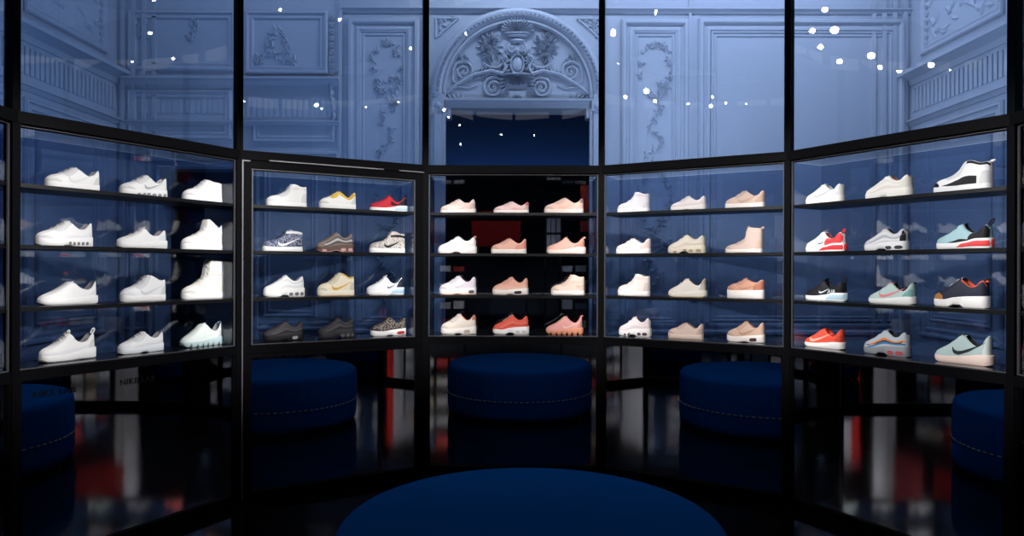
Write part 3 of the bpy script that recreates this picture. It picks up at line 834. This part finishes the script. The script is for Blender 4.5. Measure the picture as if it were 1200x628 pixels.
b = MB(); b.box(-3, 3, 7.2, 7.3, 0, 2.95); struct(b.build('wall_light_block', plain('black_light_block', (.004, .004, .006), rough=.6), smooth=False))  # added block, keeps the blue wash out of the lower view through the doorway
b = MB(); b.box(-6.1, -6, -9.2, 8, 0, CEIL); struct(b.build('wall_far_left', DARK, smooth=False))
b = MB(); b.box(6, 6.1, -9.2, 8, 0, CEIL); struct(b.build('wall_far_right', DARK, smooth=False))
b = MB(); b.box(-6, 6, -9.3, -9.2, 0, CEIL); struct(b.build('wall_front', plain('dark_paint', (.03, .032, .04), rough=.6), smooth=False))

# wall coordinate maps: (along, height, proud)
def back_map(p): return Vector((p.x, WALL_Y - p.z, p.y))
def left_map(p): return Vector((-WALL_X + p.z, p.x, p.y))
def right_map(p): return Vector((WALL_X - p.z, p.x, p.y))
PROF = [(0, -.01), (0, .018), (.012, .034), (.030, .034), (.040, .016), (.055, .012), (.066, .020), (.082, .020), (.092, .004), (.10, -.004)]
def frame(mb, x0, x1, z0, z1, k=1.0):
    rings = []
    for ins, pr in PROF:
        i = ins * k
        rings.append([(x0 + i, z0 + i, pr * k), (x1 - i, z0 + i, pr * k), (x1 - i, z1 - i, pr * k), (x0 + i, z1 - i, pr * k)])
    mb.loft(rings, 0, True, False)
def ledge(mb, x0, x1, z, d=.09, h=.07):
    prof = [(-.01, -h), (.015, -h), (.03, -h * .6), (d * .7, -h * .35), (d, -h * .3), (d, 0), (-.01, 0)]
    rings = [[(x, z + q, p) for p, q in prof] for x in (x0, x1)]
    mb.loft(rings)
def flutes(mb, x0, x1, z0, z1, step=.055, d=.010):
    n = max(2, int((x1 - x0) / step))
    for i in range(n):
        xa = x0 + (i + .18) * (x1 - x0) / n; xb = x0 + (i + .82) * (x1 - x0) / n
        mb.box(xa, xb, z0, z1, -.005, d)
def leaf(mb, x, z, ang, ln, wd, h=.02):
    n = 6; rings = []
    for i in range(n + 1):
        f = i / n; w = wd * sin(pi * min(f * .92 + .06, 1)) * .5 + .001
        cx = x + cos(ang) * ln * f - sin(ang) * ln * .12 * sin(pi * f); cz = z + sin(ang) * ln * f + cos(ang) * ln * .12 * sin(pi * f)
        nx, nz = -sin(ang), cos(ang)
        hh = h * (.5 + .5 * sin(pi * f))
        rings.append([(cx + nx * w, cz + nz * w, -.004), (cx + nx * w * .5, cz + nz * w * .5, hh * .6), (cx, cz, hh), (cx - nx * w * .5, cz - nz * w * .5, hh * .6), (cx - nx * w, cz - nz * w, -.004)])
    mb.loft(rings, 0, False, False)
def spiral(mb, x, z, r0, turns, a0, sg, th=.016, tail=None):
    pts = []; rr = []
    n = int(28 * turns)
    if tail:
        for i, (tx, tz) in enumerate(tail): pts.append((tx, tz, .008)); rr.append(th * (.5 + .6 * i / len(tail)))
    for i in range(n + 1):
        f = i / n; r = r0 * (1 - f * .88); a = a0 + sg * 2 * pi * turns * f
        pts.append((x + r * cos(a), z + r * sin(a), .010 + .012 * f)); rr.append(th * (1.1 - .6 * f))
    mb.tube(pts, rr, 7)
    mb.blob((x, z, .02), th * .9, th * .9, th * .9)
def rosette(mb, x, z, r, h=.02):
    for k in range(6):
        a = 2 * pi * k / 6
        mb.blob((x + r * .6 * cos(a), z + r * .6 * sin(a), h * .3), r * .42, r * .42, h, seg=7, rows=4)
    mb.blob((x, z, h * .6), r * .3, r * .3, h, seg=7, rows=4)
def garland(mb, pts, seed, ln=.055, wd=.03):
    rd = random.Random(seed)
    for (x, z) in pts:
        for k in range(3):
            leaf(mb, x + rd.uniform(-.02, .02), z + rd.uniform(-.02, .02), rd.uniform(0, 2 * pi), ln * rd.uniform(.7, 1.3), wd * rd.uniform(.7, 1.2), .018)
        if rd.random() < .5: rosette(mb, x, z, .022, .016)
def panel_relief(mb, x0, x1, z0, z1, seed):
    rd = random.Random(seed); xm = (x0 + x1) / 2; w = (x1 - x0) / 2; h = z1 - z0; pts = []
    for i in range(26):
        a = 2 * pi * i / 26
        if rd.random() < .82: pts.append((xm + w * .75 * cos(a) + rd.uniform(-.02, .02), z0 + h * .76 + h * .21 * sin(a)))
    for i in range(14): pts.append((xm + w * .35 * sin(i * .9) + rd.uniform(-.03, .03), z0 + h * .52 - h * .5 * i / 14))
    for i in range(6): pts.append((xm + w * rd.uniform(.1, .8), z0 + h * rd.uniform(.45, .7)))
    garland(mb, pts, seed, .042, .022)

# --- back wall, left part: over-door, fluted frieze, panels
b = MB()
frame(b, wx(150), wx(272), wz(165), wz(106), .9); frame(b, wx(296), wx(392), wz(168), wz(141), .7)
frame(b, wx(287), wx(384), wz(88), wz(14), .9)
frame(b, wx(150), wx(276), wz(84), wz(14), .9)
ledge(b, wx(146), wx(398), wz(93)); ledge(b, wx(146), wx(398), wz(143), .05, .05)
flutes(b, wx(148), wx(270), wz(134), wz(118)); flutes(b, wx(274), wx(396), wz(138), wz(117))
frame(b, wx(293), wx(398), wz(388), wz(178), 1.0); frame(b, wx(309), wx(372), wz(372), wz(185), .7)
frame(b, wx(142), wx(180), wz(388), wz(178), .8)
trim(b.map(back_map), WALLM)
b = MB()
rd = random.Random(3)
garland(b, [(wx(325 + 12 * cos(a) * (1 + .3 * sin(3 * a))), wz(52 + 14 * sin(a))) for a in [i * .5 for i in range(13)]], 5)
garland(b, [(wx(296 + 5 * i % 14), wz(66 + i * 2)) for i in range(5)], 6); garland(b, [(wx(334 + 5 * i % 12), wz(70 + i)) for i in range(5)], 7)
garland(b, [(wx(164 + 4 * sin(i)), wz(20 + 4 * i)) for i in range(9)], 8)
garland(b, [(wx(226 + 5 * sin(i)), wz(25 + 4 * i)) for i in range(7)], 9)
for i in range(9): rosette(b, wx(388), wz(22 + 8 * i), .03, .02)
for k in range(5): leaf(b, wx(386 + k), wz(95 + 9 * k), -pi / 2, .10, .06, .04)
trim(b.map(back_map), WALLM)
# door frame round the dark opening
b = MB(); frame(b, L0 - .10, L1 + .10, -.2, LZ + .10, 1.0)
trim(b.map(back_map), WALLM)
# --- tall narrow panels with carved vines, either side of the arch
b = MB()
for a, c in ((407, 491), (727, 806)):
    frame(b, wx(a), wx(c), wz(392), wz(23), 1.35)
    frame(b, wx(a + 13), wx(c - 13), wz(378), wz(36), .6)
trim(b.map(back_map), WALLM)
b = MB()
panel_relief(b, wx(432), wx(474), wz(190), wz(46), 11); panel_relief(b, wx(745), wx(790), wz(195), wz(46), 12)
panel_relief(b, wx(432), wx(474), wz(360), wz(190), 13); panel_relief(b, wx(745), wx(790), wz(360), wz(195), 14)
trim(b.map(back_map), WALLM)
# --- large panel to the right
b = MB()
frame(b, wx(817), wx(1058), wz(392), wz(22), 1.35); frame(b, wx(832), wx(1044), wz(376), wz(36), .6)
b.box(wx(806), wx(809), 0, CEIL, -.002, .02); b.box(wx(496), wx(500), 0, CEIL, -.002, .03); b.box(wx(703), wx(707), 0, CEIL, -.002, .03)
b.box(wx(397), wx(401), 0, CEIL, -.002, .03)
ledge(b, wx(400), wx(1066), wz(10), .05, .05)
trim(b.map(back_map), WALLM)
# corner pilasters
b = MB()
for s in (-1, 1):
    for k in range(4):
        x = s * (WALL_X - .06 - .1 * k)
        b.box(x - .02, x + .02, 0, CEIL, -.002, .03 - .004 * k)
trim(b.map(back_map), WALLM)

# --- arch over the doorway
b = MB()
AC, AZ, AR = wx(606), wz(112), .835
prof = [(.012, -.01), (.012, .03), (0, .055), (-.03, .075), (-.075, .07), (-.095, .05), (-.10, .035), (-.112, .05), (-.128, .05), (-.138, .02), (-.14, -.01)]
rings = []
for i in range(49):
    a = pi * i / 48
    rings.append([(AC + (AR + p) * cos(a), AZ + (AR + p) * sin(a), q) for p, q in prof])
b.loft(rings, 0, True, True)
for s in (-1, 1):      # jambs under the springing
    xs = AC + s * (AR - .065)
    b.box(xs - .07, xs + .07, 0, AZ + .01, -.005, .05); b.box(xs - .035, xs + .035, 0, AZ, .04, .07)
    b.box(xs - .055, xs + .055, wz(132), wz(120), .03, .082); b.blob((xs, wz(126), .08), .036, .036, .02, seg=12, rows=6)
ledge(b, AC - AR + .02, AC + AR - .02, wz(118), .08, .05)
b.box(AC - AR + .05, AC + AR - .05, wz(128), wz(120), -.005, .046)
b.box(wx(515), wx(528), wz(139), wz(127), -.1, .034); b.box(wx(686), wx(699), wz(139), wz(127), -.1, .034)
for i in range(110):    # leafy outer band
    a = pi * (i + .5) / 110
    leaf(b, AC + (AR - .088) * cos(a), AZ + (AR - .088) * sin(a), a + (.6 if i % 2 else -.6), .075, .024, .088)
for i in range(90):    # bead under the relief
    b.blob((AC - .72 + 1.44 * i / 89, wz(117), .045), .009, .009, .012, seg=6, rows=4)
trim(b.map(back_map), WALLM)
b = MB()
CX = wx(605.5)
for s in (-1, 1):
    X = lambda px: CX + s * (px - 605.5) * PX
    spiral(b, X(633.5), wz(103), .112, 2.2, pi if s > 0 else 0, -s, .013, [(X(694), wz(113)), (X(683), wz(104)), (X(666), wz(93)), (X(648), wz(86)), (X(632), wz(88)), (X(624), wz(94))])
    b.tube([(X(696), wz(116), .006), (X(676), wz(100), .018), (X(655), wz(88), .022), (X(636), wz(84), .03), (X(622), wz(88), .035)], [.008, .016, .018, .018, .022], 8)
    spiral(b, X(668), wz(84), .105, 2.0, (0 if s > 0 else pi), s, .012, [(X(652), wz(100)), (X(662), wz(104)), (X(674), wz(102)), (X(681), wz(95))])
    for k in range(16):
        f = k / 15; x = X(692 - 66 * f); z = wz(112 - 27 * sin(f * 1.9))
        leaf(b, x, z, pi / 2 + s * (.9 - .5 * f), .075, .028, .03); leaf(b, x, z - .01, -pi / 2 + s * (1.2 - .5 * f), .055, .022, .022)
    for k in range(7): leaf(b, X(668 + 4 * k), wz(117), pi / 2 - s * (.2 + .22 * k), .075, .026, .022)
    for k in range(7): leaf(b, X(668), wz(75), pi / 2 + (k - 3) * .42, .065, .024, .026)
    for k in range(4): rosette(b, X(664 + 3 * k), wz(69 - k % 2 * 3), .015, .022)
    rd = random.Random(20 + s)
    for k in range(34):
        a = rd.uniform(0, 2 * pi); r = .10 * math.sqrt(rd.uniform(0, 1))
        rosette(b, X(638) + r * cos(a), wz(54) + r * 1.25 * sin(a), rd.uniform(.012, .021), .035)
    for k in range(14): leaf(b, X(638) + .08 * cos(2 * pi * k / 14), wz(55) + .10 * sin(2 * pi * k / 14), 2 * pi * k / 14, .055, .024, .02)
    for k in range(4): rosette(b, X(640 - k), wz(68 + 2 * k), .014 - .002 * k, .025)
    b.tube([(X(646), wz(74), .015), (X(637), wz(80), .025), (X(628), wz(80), .03), (X(620), wz(74), .035), (X(613), wz(72), .04)], [.006, .010, .012, .010, .008], 8)
    rosette(b, X(620.5), wz(71), .042, .045)
    spiral(b, X(611.5), wz(56), .046, 1.6, (pi if s > 0 else 0), -s, .011, [(X(606), wz(64)), (X(608), wz(62))])
    for k in range(5): leaf(b, X(613), wz(66 + 5 * k), (0 if s > 0 else pi) + s * (.8 - .4 * k), .085, .034, .05)
    for k in range(6): leaf(b, X(619), wz(86 + 3.4 * k), (0 if s > 0 else pi) + s * (.5 - .2 * k), .075, .03, .05)
# shell
for k in range(15):
    a = pi * (k + .5) / 15
    rings = []
    for i in range(6):
        f = i / 5; r = .025 + .115 * f; w = .003 + .0125 * f
        cx, cz = CX + r * cos(a) * 1.15, wz(38.5) + r * sin(a) * .95
        nx, nz = -sin(a), cos(a)
        rings.append([(cx + nx * w, cz + nz * w, 0), (cx + nx * w * .6, cz + nz * w * .6, .02 + .03 * f), (cx, cz, .035 + .03 * f), (cx - nx * w * .6, cz - nz * w * .6, .02 + .03 * f), (cx - nx * w, cz - nz * w, 0)])
    b.loft(rings, 0, False, False)
b.blob((CX, wz(40), .02), .15, .014, .035); b.blob((CX, wz(43), .02), .11, .012, .03)
# small head, shield, gadrooned basket and tablet
b.blob((CX, wz(49), .015), .075, .022, .04, seg=14, rows=6)
for s_ in (-1, 1):
    spiral(b, CX + s_ * .060, wz(57), .052, 1.5, pi / 2, s_, .012, [(CX + s_ * .012, wz(70)), (CX + s_ * .02, wz(60)), (CX + s_ * .035, wz(53))])
    b.tube([(CX + s_ * .10, wz(64), .02), (CX + s_ * .15, wz(70), .03), (CX + s_ * .11, wz(80), .035), (CX + s_ * .16, wz(90), .03)], [.012, .018, .018, .012], 8)
    for k in range(3): leaf(b, CX + s_ * .02, wz(62), -pi / 2 + s_ * (.5 + .5 * k), .07, .026, .04)
b.blob((CX, wz(61), .02), .020, .045, .04, seg=12, rows=6)
b.blob((CX, wz(76), .0), .062, .085, .030, seg=18, rows=8)
b.tube([(CX + .066 * cos(2 * pi * k / 24), wz(76) + .092 * sin(2 * pi * k / 24) * (1.08 if k < 12 else 1), .02) for k in range(24)], .009, 6, closed=True)
for k in range(13):
    a = -pi * (k + .5) / 13
    rings = []
    for i in range(5):
        f = i / 4; r = .03 + .085 * f; w = .004 + .009 * f
        cx, cz = CX + r * cos(a) * 1.25, wz(90) + r * sin(a) * .75
        nx, nz = -sin(a), cos(a)
        hh = .09 - .035 * f
        rings.append([(cx + nx * w, cz + nz * w, 0), (cx, cz, hh), (cx - nx * w, cz - nz * w, 0)])
    b.loft(rings, 0, False, False)
b.blob((CX, wz(89), .04), .145, .014, .06, seg=18, rows=6)
b.box(CX - .085, CX + .085, wz(118), wz(107), 0, .025); b.box(CX - .07, CX + .07, wz(116.5), wz(108.5), .02, .035)
for k in range(9): leaf(b, CX, wz(117), pi / 2 + (k - 4) * .38, .06, .024, .055)
trim(b.map(back_map), WALLM)
b = MB()      # spandrels
for s in (-1, 1):
    x0 = AC + s * .80; 
    pts = [(x0, wz(22)), (x0 - s * .22, wz(22)), (x0, wz(45))]
    for i in range(3):
        p, q = pts[i], pts[(i + 1) % 3]
        b.tube([(p[0], p[1], .008), (q[0], q[1], .008)], .010, 6)
    garland(b, [(x0 - s * .05, wz(26)), (x0 - s * .10, wz(25)), (x0 - s * .05, wz(33)), (x0 - s * .15, wz(24)), (x0 - s * .03, wz(38))], 40 + s, .05, .03)
trim(b.map(back_map), WALLM)

# --- side walls: carved frieze, cornice, panels
for mp, sd in ((left_map, 1), (right_map, 2)):
    b = MB()
    ledge(b, -3.2, WALL_Y, 3.48, .14, .12); ledge(b, -3.2, WALL_Y, 3.02, .06, .05)
    flutes(b, -1.0, WALL_Y - .05, 3.10, 3.32, .06, .014)
    ledge(b, -3.2, WALL_Y, 4.55, .1, .1)
    for i in range(5):
        y0 = -2.2 + i * 1.22
        frame(b, y0, y0 + 1.12, .95, 2.92, 1.0); frame(b, y0 + .14, y0 + .98, 1.1, 2.78, .6)
        frame(b, y0, y0 + 1.12, 3.6, 4.45, .9)
    trim(b.map(mp), WALLM)
    b = MB()
    for i in range(5):
        y0 = -2.2 + i * 1.22
        garland(b, [(y0 + .56 + .42 * cos(a) , 4.02 + .26 * sin(2 * a)) for a in [k * .42 for k in range(15)]], 50 + i + sd * 10, .12, .06)
    for i in range(14): rosette(b, WALL_Y - .28, 3.62 + .07 * i, .03, .02)
    trim(b.map(mp), WALLM)

# ------------------------------------------------------------------ room beyond the middle doorway
RED = plain('red_lacquer', (.16, .002, .002), rough=.5, spec=.1)
t = empty('wire_rack', (.45, 5.0, 0))
tag(t, 'white wire rack standing in the dark room beyond the middle doorway', 'rack')
WH = plain('white_wire', (.75, .7, .66), rough=.4)
b = MB()
for x in (-.085, .085):
    for y in (0, .2): b.tube([(x, y, 0), (x, y, 2.18)], .008, 8)
b.build('uprights', plain('thin_black_wire', (.01, .01, .01), rough=.5), t)
for z in (.9, 1.78, 1.97, 2.17):
    b = MB(); b.box(-.09, .09, -.01, .21, z, z + .01); b.build('shelf', plain('thin_black_wire', (.01, .01, .01), rough=.5), t)
for z in (1.7905, 1.9805):
    for x in (-.058, 0, .058):
        g = empty('carton', (.45 + x, 5.1, z)); tag(g, 'cream carton on the wire rack beyond the doorway', 'carton', 'cream cartons on the wire rack')
        b = MB(); b.box(-.024, .024, -.08, .08, 0, .15); b.build('carton_body', plain('cream_pack', (.8, .62, .52), rough=.5), g, smooth=False)
        b = MB(); b.box(-.025, .025, -.081, .081, .1505, .165); b.build('carton_lid', plain('cream_pack', (.8, .62, .52), rough=.5), g, smooth=False)
# ------------------------------------------------------------------ the shop behind the camera, seen in the mirrors and floor
GREYCOL = plain('grey_render', (.42, .40, .40), rough=.7, bump=.1, bscale=20)
for x in (-1.88, 2.2):
    b = MB(); b.box(x - .15, x + .15, -5.6, -5.3, 0, CEIL); struct(b.build('column_left' if x < 0 else 'column_right', GREYCOL, smooth=False))
REDP = plain('red_cloth', (.62, .012, .006), rough=.7)
for x, y, z, hw, hh, lab in ((-.30, -3.6, 1.95, .42, .62, 'wide red banner hanging behind the camera, its red reflected in mirrors and middle case'), (1.62, -5.35, 2.3, .30, 1.0, 'narrow red banner beside the right grey column, reflected low in the mirrors')):
    t = empty('red_banner', (x, y, z))
    tag(t, lab, 'banner', 'red banners in the shop behind')
    b = MB(); rings = []
    for i in range(25):
        xx = -hw + 2 * hw * i / 24
        yy = .012 * sin(i * 1.1)
        rings.append([(xx, yy - .006, 0), (xx, yy + .006, 0), (xx, yy + .006, hh), (xx, yy - .006, hh)])
    b.loft(rings); b.build('cloth', REDP if hw > .35 else plain('deep_red_cloth', (.16, .003, .002), rough=.8), t)
    b = MB(); b.tube([(-hw - .02, 0, hh + .01), (hw + .02, 0, hh + .01)], .014, 8); b.build('top_bar', BLACK, t)
    for sx in (-hw + .02, hw - .02):
        b = MB(); b.tube([(sx, 0, hh), (sx, 0, CEIL - z)], .004, 6); b.build('cable', BLACK, t)
for x, lab in ((-3.85, 'left'), (3.35, 'right')):
    t = empty('display_screen_wall', (x, -5.4, 0))
    tag(t, f'pale freestanding display panel with red edge in the {lab} half of the shop behind', 'display panel')
    b = MB(); b.box(-.46, .46, 0, .08, .08, 2.7); b.build('panel', plain('pale_board', (.62, .6, .62), rough=.6), t, smooth=False)
    sx = .46 if x < 0 else -.60
    b = MB(); b.box(sx, sx + .14, -.01, .07, .08, 2.7); b.build('red_edge', REDP, t, smooth=False)
    b = MB(); b.box(-.5, .5, -.2, .28, 0, .08); b.build('base', BLACK, t, smooth=False)
    b = MB(); b.box(-.46, .46, -.03, -.001, 1.95, 2.05); b.box(-.30, .30, -.06, -.03, 2.06, 2.2); b.build('ledge', plain('blue_fabric', (.05, .10, .22), rough=.8), t, smooth=False)
def stock_rack(x, y, rz, lab, seed):
    rd = random.Random(seed)
    t = empty('stock_rack', (x, y, 0), rz)
    tag(t, f'black stock rack {lab} behind, reflected in the mirrors', 'rack', 'stock racks in the shop behind')
    b = MB()
    for sx in (-.6, .6):
        for sy in (-.16, .16): b.box(sx - .015, sx + .015, sy - .015, sy + .015, 0, 2.1)
    b.build('uprights', BLACK, t)
    M = Matrix.Translation((x, y, 0)) @ Matrix.Rotation(rz, 4, 'Z')
    for z in (.3, .7, 1.1, 1.5, 1.9):
        b = MB(); b.box(-.6, .6, -.17, .17, z - .02, z); b.build('shelf', BLACK, t)
        for i in range(4):
            c = rd.choice(['#d8d8dc', '#e6e2de', '#a8b4c8', '#c9b7a4', '#c23a34', '#e8e8ec', '#5a6a8a'])
            g = empty('shoe_box', M @ Vector((-.44 + .29 * i, 0, z + .0005)), rz)
            tag(g, 'shoe box on a stock rack in the shop behind, seen blurred in the mirrors', 'box', 'shoe boxes on the stock racks')
            hh = rd.uniform(.10, .22)
            b = MB(); b.box(-.11, .11, -.15, .15, 0, hh); b.build('box_base', plain('card', c, rough=.7), g, smooth=False)
            b = MB(); b.box(-.114, .114, -.154, .154, hh - .03, hh + .004); b.build('box_lid', plain('card', c, rough=.6), g, smooth=False)
stock_rack(-3.3, -4.3, radians(75), 'on the left', 1); stock_rack(3.3, -4.3, radians(-75), 'on the right', 2)
stock_rack(-1.6, -6.7, 0, 'left of centre', 3); stock_rack(1.6, -6.7, 0, 'right of centre', 4)

# ------------------------------------------------------------------ ceiling ring with spotlights
RING_R, RING_Z = 2.1, 3.84
t = empty('ceiling_light_ring', (0, 0, RING_Z))
tag(t, 'black ring canopy hanging over the glass room, carrying the small spotlights', 'light ring')
b = MB(); rings = []
for k in range(73):
    a = 2 * pi * k / 72
    rings.append([(r * cos(a), r * sin(a), dz) for r, dz in ((1.30, -.015), (2.48, -.015), (2.48, .015), (1.30, .015))])
b.loft(rings, 0, True, False); b.build('canopy_board', BLACK, t)
for k in range(6):
    a = pi / 3 * k + .3
    b = MB(); b.tube([(RING_R * cos(a), RING_R * sin(a), .012), (RING_R * cos(a), RING_R * sin(a), CEIL - RING_Z)], .006, 6); b.build('suspension_rod', BLACK, t)
STRIP = emit_mat('cove_diffuser', (.85, .9, 1.0), .42)
rd = random.Random(77); a = 0.1; segs = []
while a < 2 * pi + .05:
    ln = rd.uniform(.07, .24); segs.append((a, ln)); a += ln + rd.uniform(.015, .09)
for a0, ln in segs:
    b = MB(); rings = []
    za, zb_ = rd.uniform(-.15, -.04), rd.uniform(-.15, -.04)
    for i in range(7):
        f = i / 6; aa = a0 + ln * f; zz = za + (zb_ - za) * f
        rings.append([(r * cos(aa), r * sin(aa), z) for r, z in ((2.245, -.0155), (2.27, -.0155), (2.27, zz), (2.245, zz))])
    b.loft(rings); b.build('light_strip', STRIP, t, smooth=False)
LENS = emit_mat('lamp_lens', (1.0, .97, .93), 70)
LAMPS = [(.40, 1.78, .022), (-.12, 1.94, .024), (-.20, 1.76, .034), (-.67, 1.93, .024), (-1.29, 1.81, .026), (-1.23, 1.51, .034), (-1.75, 1.45, .026), (-2.0, 1.27, .024),
         (-1.91, .97, .030), (-2.25, .80, .022), (.56, 1.42, .016), (-1.69, .04, .034), (-2.05, .08, .022), (-2.03, -.40, .022), (-1.92, -.88, .016), (-1.49, -.89, .016),
         (-1.63, -1.28, .014), (-1.53, -1.55, .014), (-.97, -1.82, .020), (-.42, 1.38, .013), (-.85, 1.10, .012), (1.25, -1.94, .013), (1.62, -1.75, .013), (2.05, -1.34, .013),
         (2.28, -.74, .012), (2.27, -.17, .012), (1.69, 1.30, .012), (1.34, 1.67, .012)]
SHOP = [(-1.24, -4.44), (-1.22, -5.2), (-1.07, -5.9), (-.40, -5.13), (.28, -5.27), (.96, -5.13), (-.26, -6.86), (.44, -6.96), (-1.21, -7.97), (2.2, -4.8), (-2.2, -4.8)]
def lamp(x, y, z, r, drop, label, group, aim=None):
    g = empty('spotlight', (x, y, z)); tag(g, label, 'spotlight', group)
    k = max(r * 1.35, .022)
    d = (Vector(aim) - Vector((x, y, z - drop))).normalized() if aim else Vector((0, 0, -1))
    R = d.to_track_quat('-Z', 'Y').to_matrix()
    T = lambda v: R @ v + Vector((0, 0, -drop))
    b = MB(); b.tube([(0, 0, 0), (0, 0, -drop)], .007, 8); b.build('bracket', BLACK, g)
    b = MB(); b.lathe([(.001, .05), (k * .8, .05), (k, .035), (k, -.05), (k * .9, -.052), (k * .88, -.04), (.001, -.04)], 18); b.map(T); b.build('lamp_body', BLACK, g)
    b = MB(); b.lathe([(.001, -.05), (r * .7, -.048), (r * .97, -.041), (.001, -.0405)], 18); b.map(T); b.build('bulb', LENS, g)
for x, y, r in LAMPS:
    th = 60 if (y > .78 and x < .45) else 30 if x < 0 else -30 if y < .5 else -60
    if (x, y) in ((-.97, -1.82),): th = 0
    if r < .0135 and x < 0: th = -30
    lamp(x, y, RING_Z - .0152, r, .06, 'small spotlight under the hanging ring, a bright dot in the upper glass', 'spotlights under the hanging ring', bay_point(th, 0, 0, 2.9))
for x, y in SHOP: lamp(x, y, CEIL, .018, .6, 'pendant spotlight in the shop behind, a dot in the upper glass', 'pendant spotlights in the shop behind', (x * .4, y + 3, 2.6))

def add_light(kind, name, loc, target, energy, color, **kw):
    L = bpy.data.lights.new(name, kind); L.energy = energy; L.color = color
    for k, v in kw.items(): setattr(L, k, v)
    o = bpy.data.objects.new(name, L); COL.objects.link(o); o.location = loc
    if target is not None:
        d = Vector(target) - Vector(loc); o.rotation_euler = d.to_track_quat('-Z', 'Y').to_euler()
    return o
WARM = (1.0, .985, .97)
for th in (-90, -60, -30, 0, 30, 60, 90):
    for da in (-28, 28):
        t_ = radians(th + 180 + da)
        src = (RING_R * .93 * sin(t_), RING_R * .93 * cos(t_), RING_Z - .14)
        tgt = bay_point(th, 0, .15, 1.62)
        e = 420 if abs(th) < 90 else 260
        add_light('SPOT', 'spot_beam', src, tgt, e, WARM, spot_size=radians(27), spot_blend=.5, shadow_soft_size=.016)
# blue washers standing behind the cases, throwing light up the panelled walls
for th, e, colr in ((-90, 5.0, (.26, .48, 1.0)), (-60, 10.5, (.24, .48, 1.0)), (-30, 10.5, (.28, .50, 1.0)), (0, 3.0, (.44, .62, 1.0)), (30, 25, (.50, .66, 1.0)), (60, 13.5, (.42, .62, 1.0)), (90, 11, (.42, .62, 1.0))):
    p = bay_point(th, 0, DEPTH + .16, 2.34)
    q = bay_point(th, 0, DEPTH + 1.3, 4.4)
    add_light('AREA', 'wall_washer', p, q, e, colr, shape='RECTANGLE', size=1.1, size_y=.06)
    p = bay_point(th, 0, DEPTH + .2, .12); q = bay_point(th, 0, DEPTH + 1.2, 1.6)
    add_light('AREA', 'wall_washer', p, q, .4 if th < 0 else .8, (.24, .46, 1.0), shape='RECTANGLE', size=1.1, size_y=.06)
add_light('AREA', 'cornice_wash', (2.2, 3.1, 4.9), (2.3, 4.0, 2.6), 44, (.54, .68, 1.0), shape='RECTANGLE', size=2.6, size_y=.2)
add_light('AREA', 'cornice_wash', (0, 3.2, 4.9), (0, 4.0, 3.2), 23, (.60, .74, 1.0), shape='RECTANGLE', size=1.2, size_y=.2)
add_light('AREA', 'cornice_wash', (-2.2, 3.1, 4.9), (-2.3, 4.0, 2.6), 12, (.42, .60, 1.0), shape='RECTANGLE', size=2.6, size_y=.2)
add_light('AREA', 'beyond_wash', (0, 7.5, 2.7), (0, 7.9, 3.4), 5, (.10, .34, 1.0), shape='RECTANGLE', size=3.0, size_y=.1)
# shop lights behind the camera and a soft downlight over the pouf
for x, y, tx, ty, tz, e in ((-.9, -2.1, -.3, -3.6, 2.25, 150), (-1.2, -4.4, -1.75, -5.4, 2.0, 520), (1.3, -4.4, 1.9, -5.4, 2.0, 380), (-2.2, -4.7, -3.8, -5.4, 1.5, 560), (2.2, -4.7, 3.4, -5.4, 1.5, 520),
                          (-1.1, -5.9, -1.75, -6.7, 1.2, 420), (1.1, -5.9, 1.75, -6.7, 1.2, 420), (-2.4, -3.6, -3.3, -4.3, 1.2, 320), (2.4, -3.6, 3.3, -4.3, 1.2, 320)):
    add_light('SPOT', 'spot_beam', (x, y, 4.3), (tx, ty, tz), e, WARM, spot_size=radians(60), spot_blend=.6, shadow_soft_size=.03)
add_light('AREA', 'pouf_light', (0, 0, 4.9), (0, 0, 0), 5, (.75, .85, 1.0), shape='DISK', size=1.5)

w = bpy.data.worlds.new('night'); SC.world = w; w.use_nodes = True
bg = w.node_tree.nodes['Background']; bg.inputs['Color'].default_value = (.02, .03, .06, 1); bg.inputs['Strength'].default_value = .2

# ------------------------------------------------------------------ camera
cd = bpy.data.cameras.new('camera'); cam = bpy.data.objects.new('camera', cd); COL.objects.link(cam)
cam.location = (0, CAM_Y, EYE)
ROLL = .0030
cam.rotation_euler = (Matrix.Rotation(radians(90), 4, 'X') @ Matrix.Rotation(ROLL, 4, 'Z')).to_euler()
cd.sensor_width = 36; cd.sensor_fit = 'HORIZONTAL'; cd.lens = 819 / 1200 * 36
cd.shift_x = -1.5 / 1200
cd.clip_start = .01
SC.camera = cam

SC.view_settings.view_transform = 'Standard'
SC.view_settings.look = 'None'
SC.view_settings.gamma = 1.0
SC.view_settings.use_curve_mapping = False
SC.view_settings.exposure = 0.0
cy = SC.cycles
cy.max_bounces = 14; cy.glossy_bounces = 7; cy.diffuse_bounces = 2; cy.transparent_max_bounces = 24; cy.transmission_bounces = 6
cy.use_denoising = True
cy.sample_clamp_indirect = 4.0
cy.caustics_reflective = False; cy.caustics_refractive = False
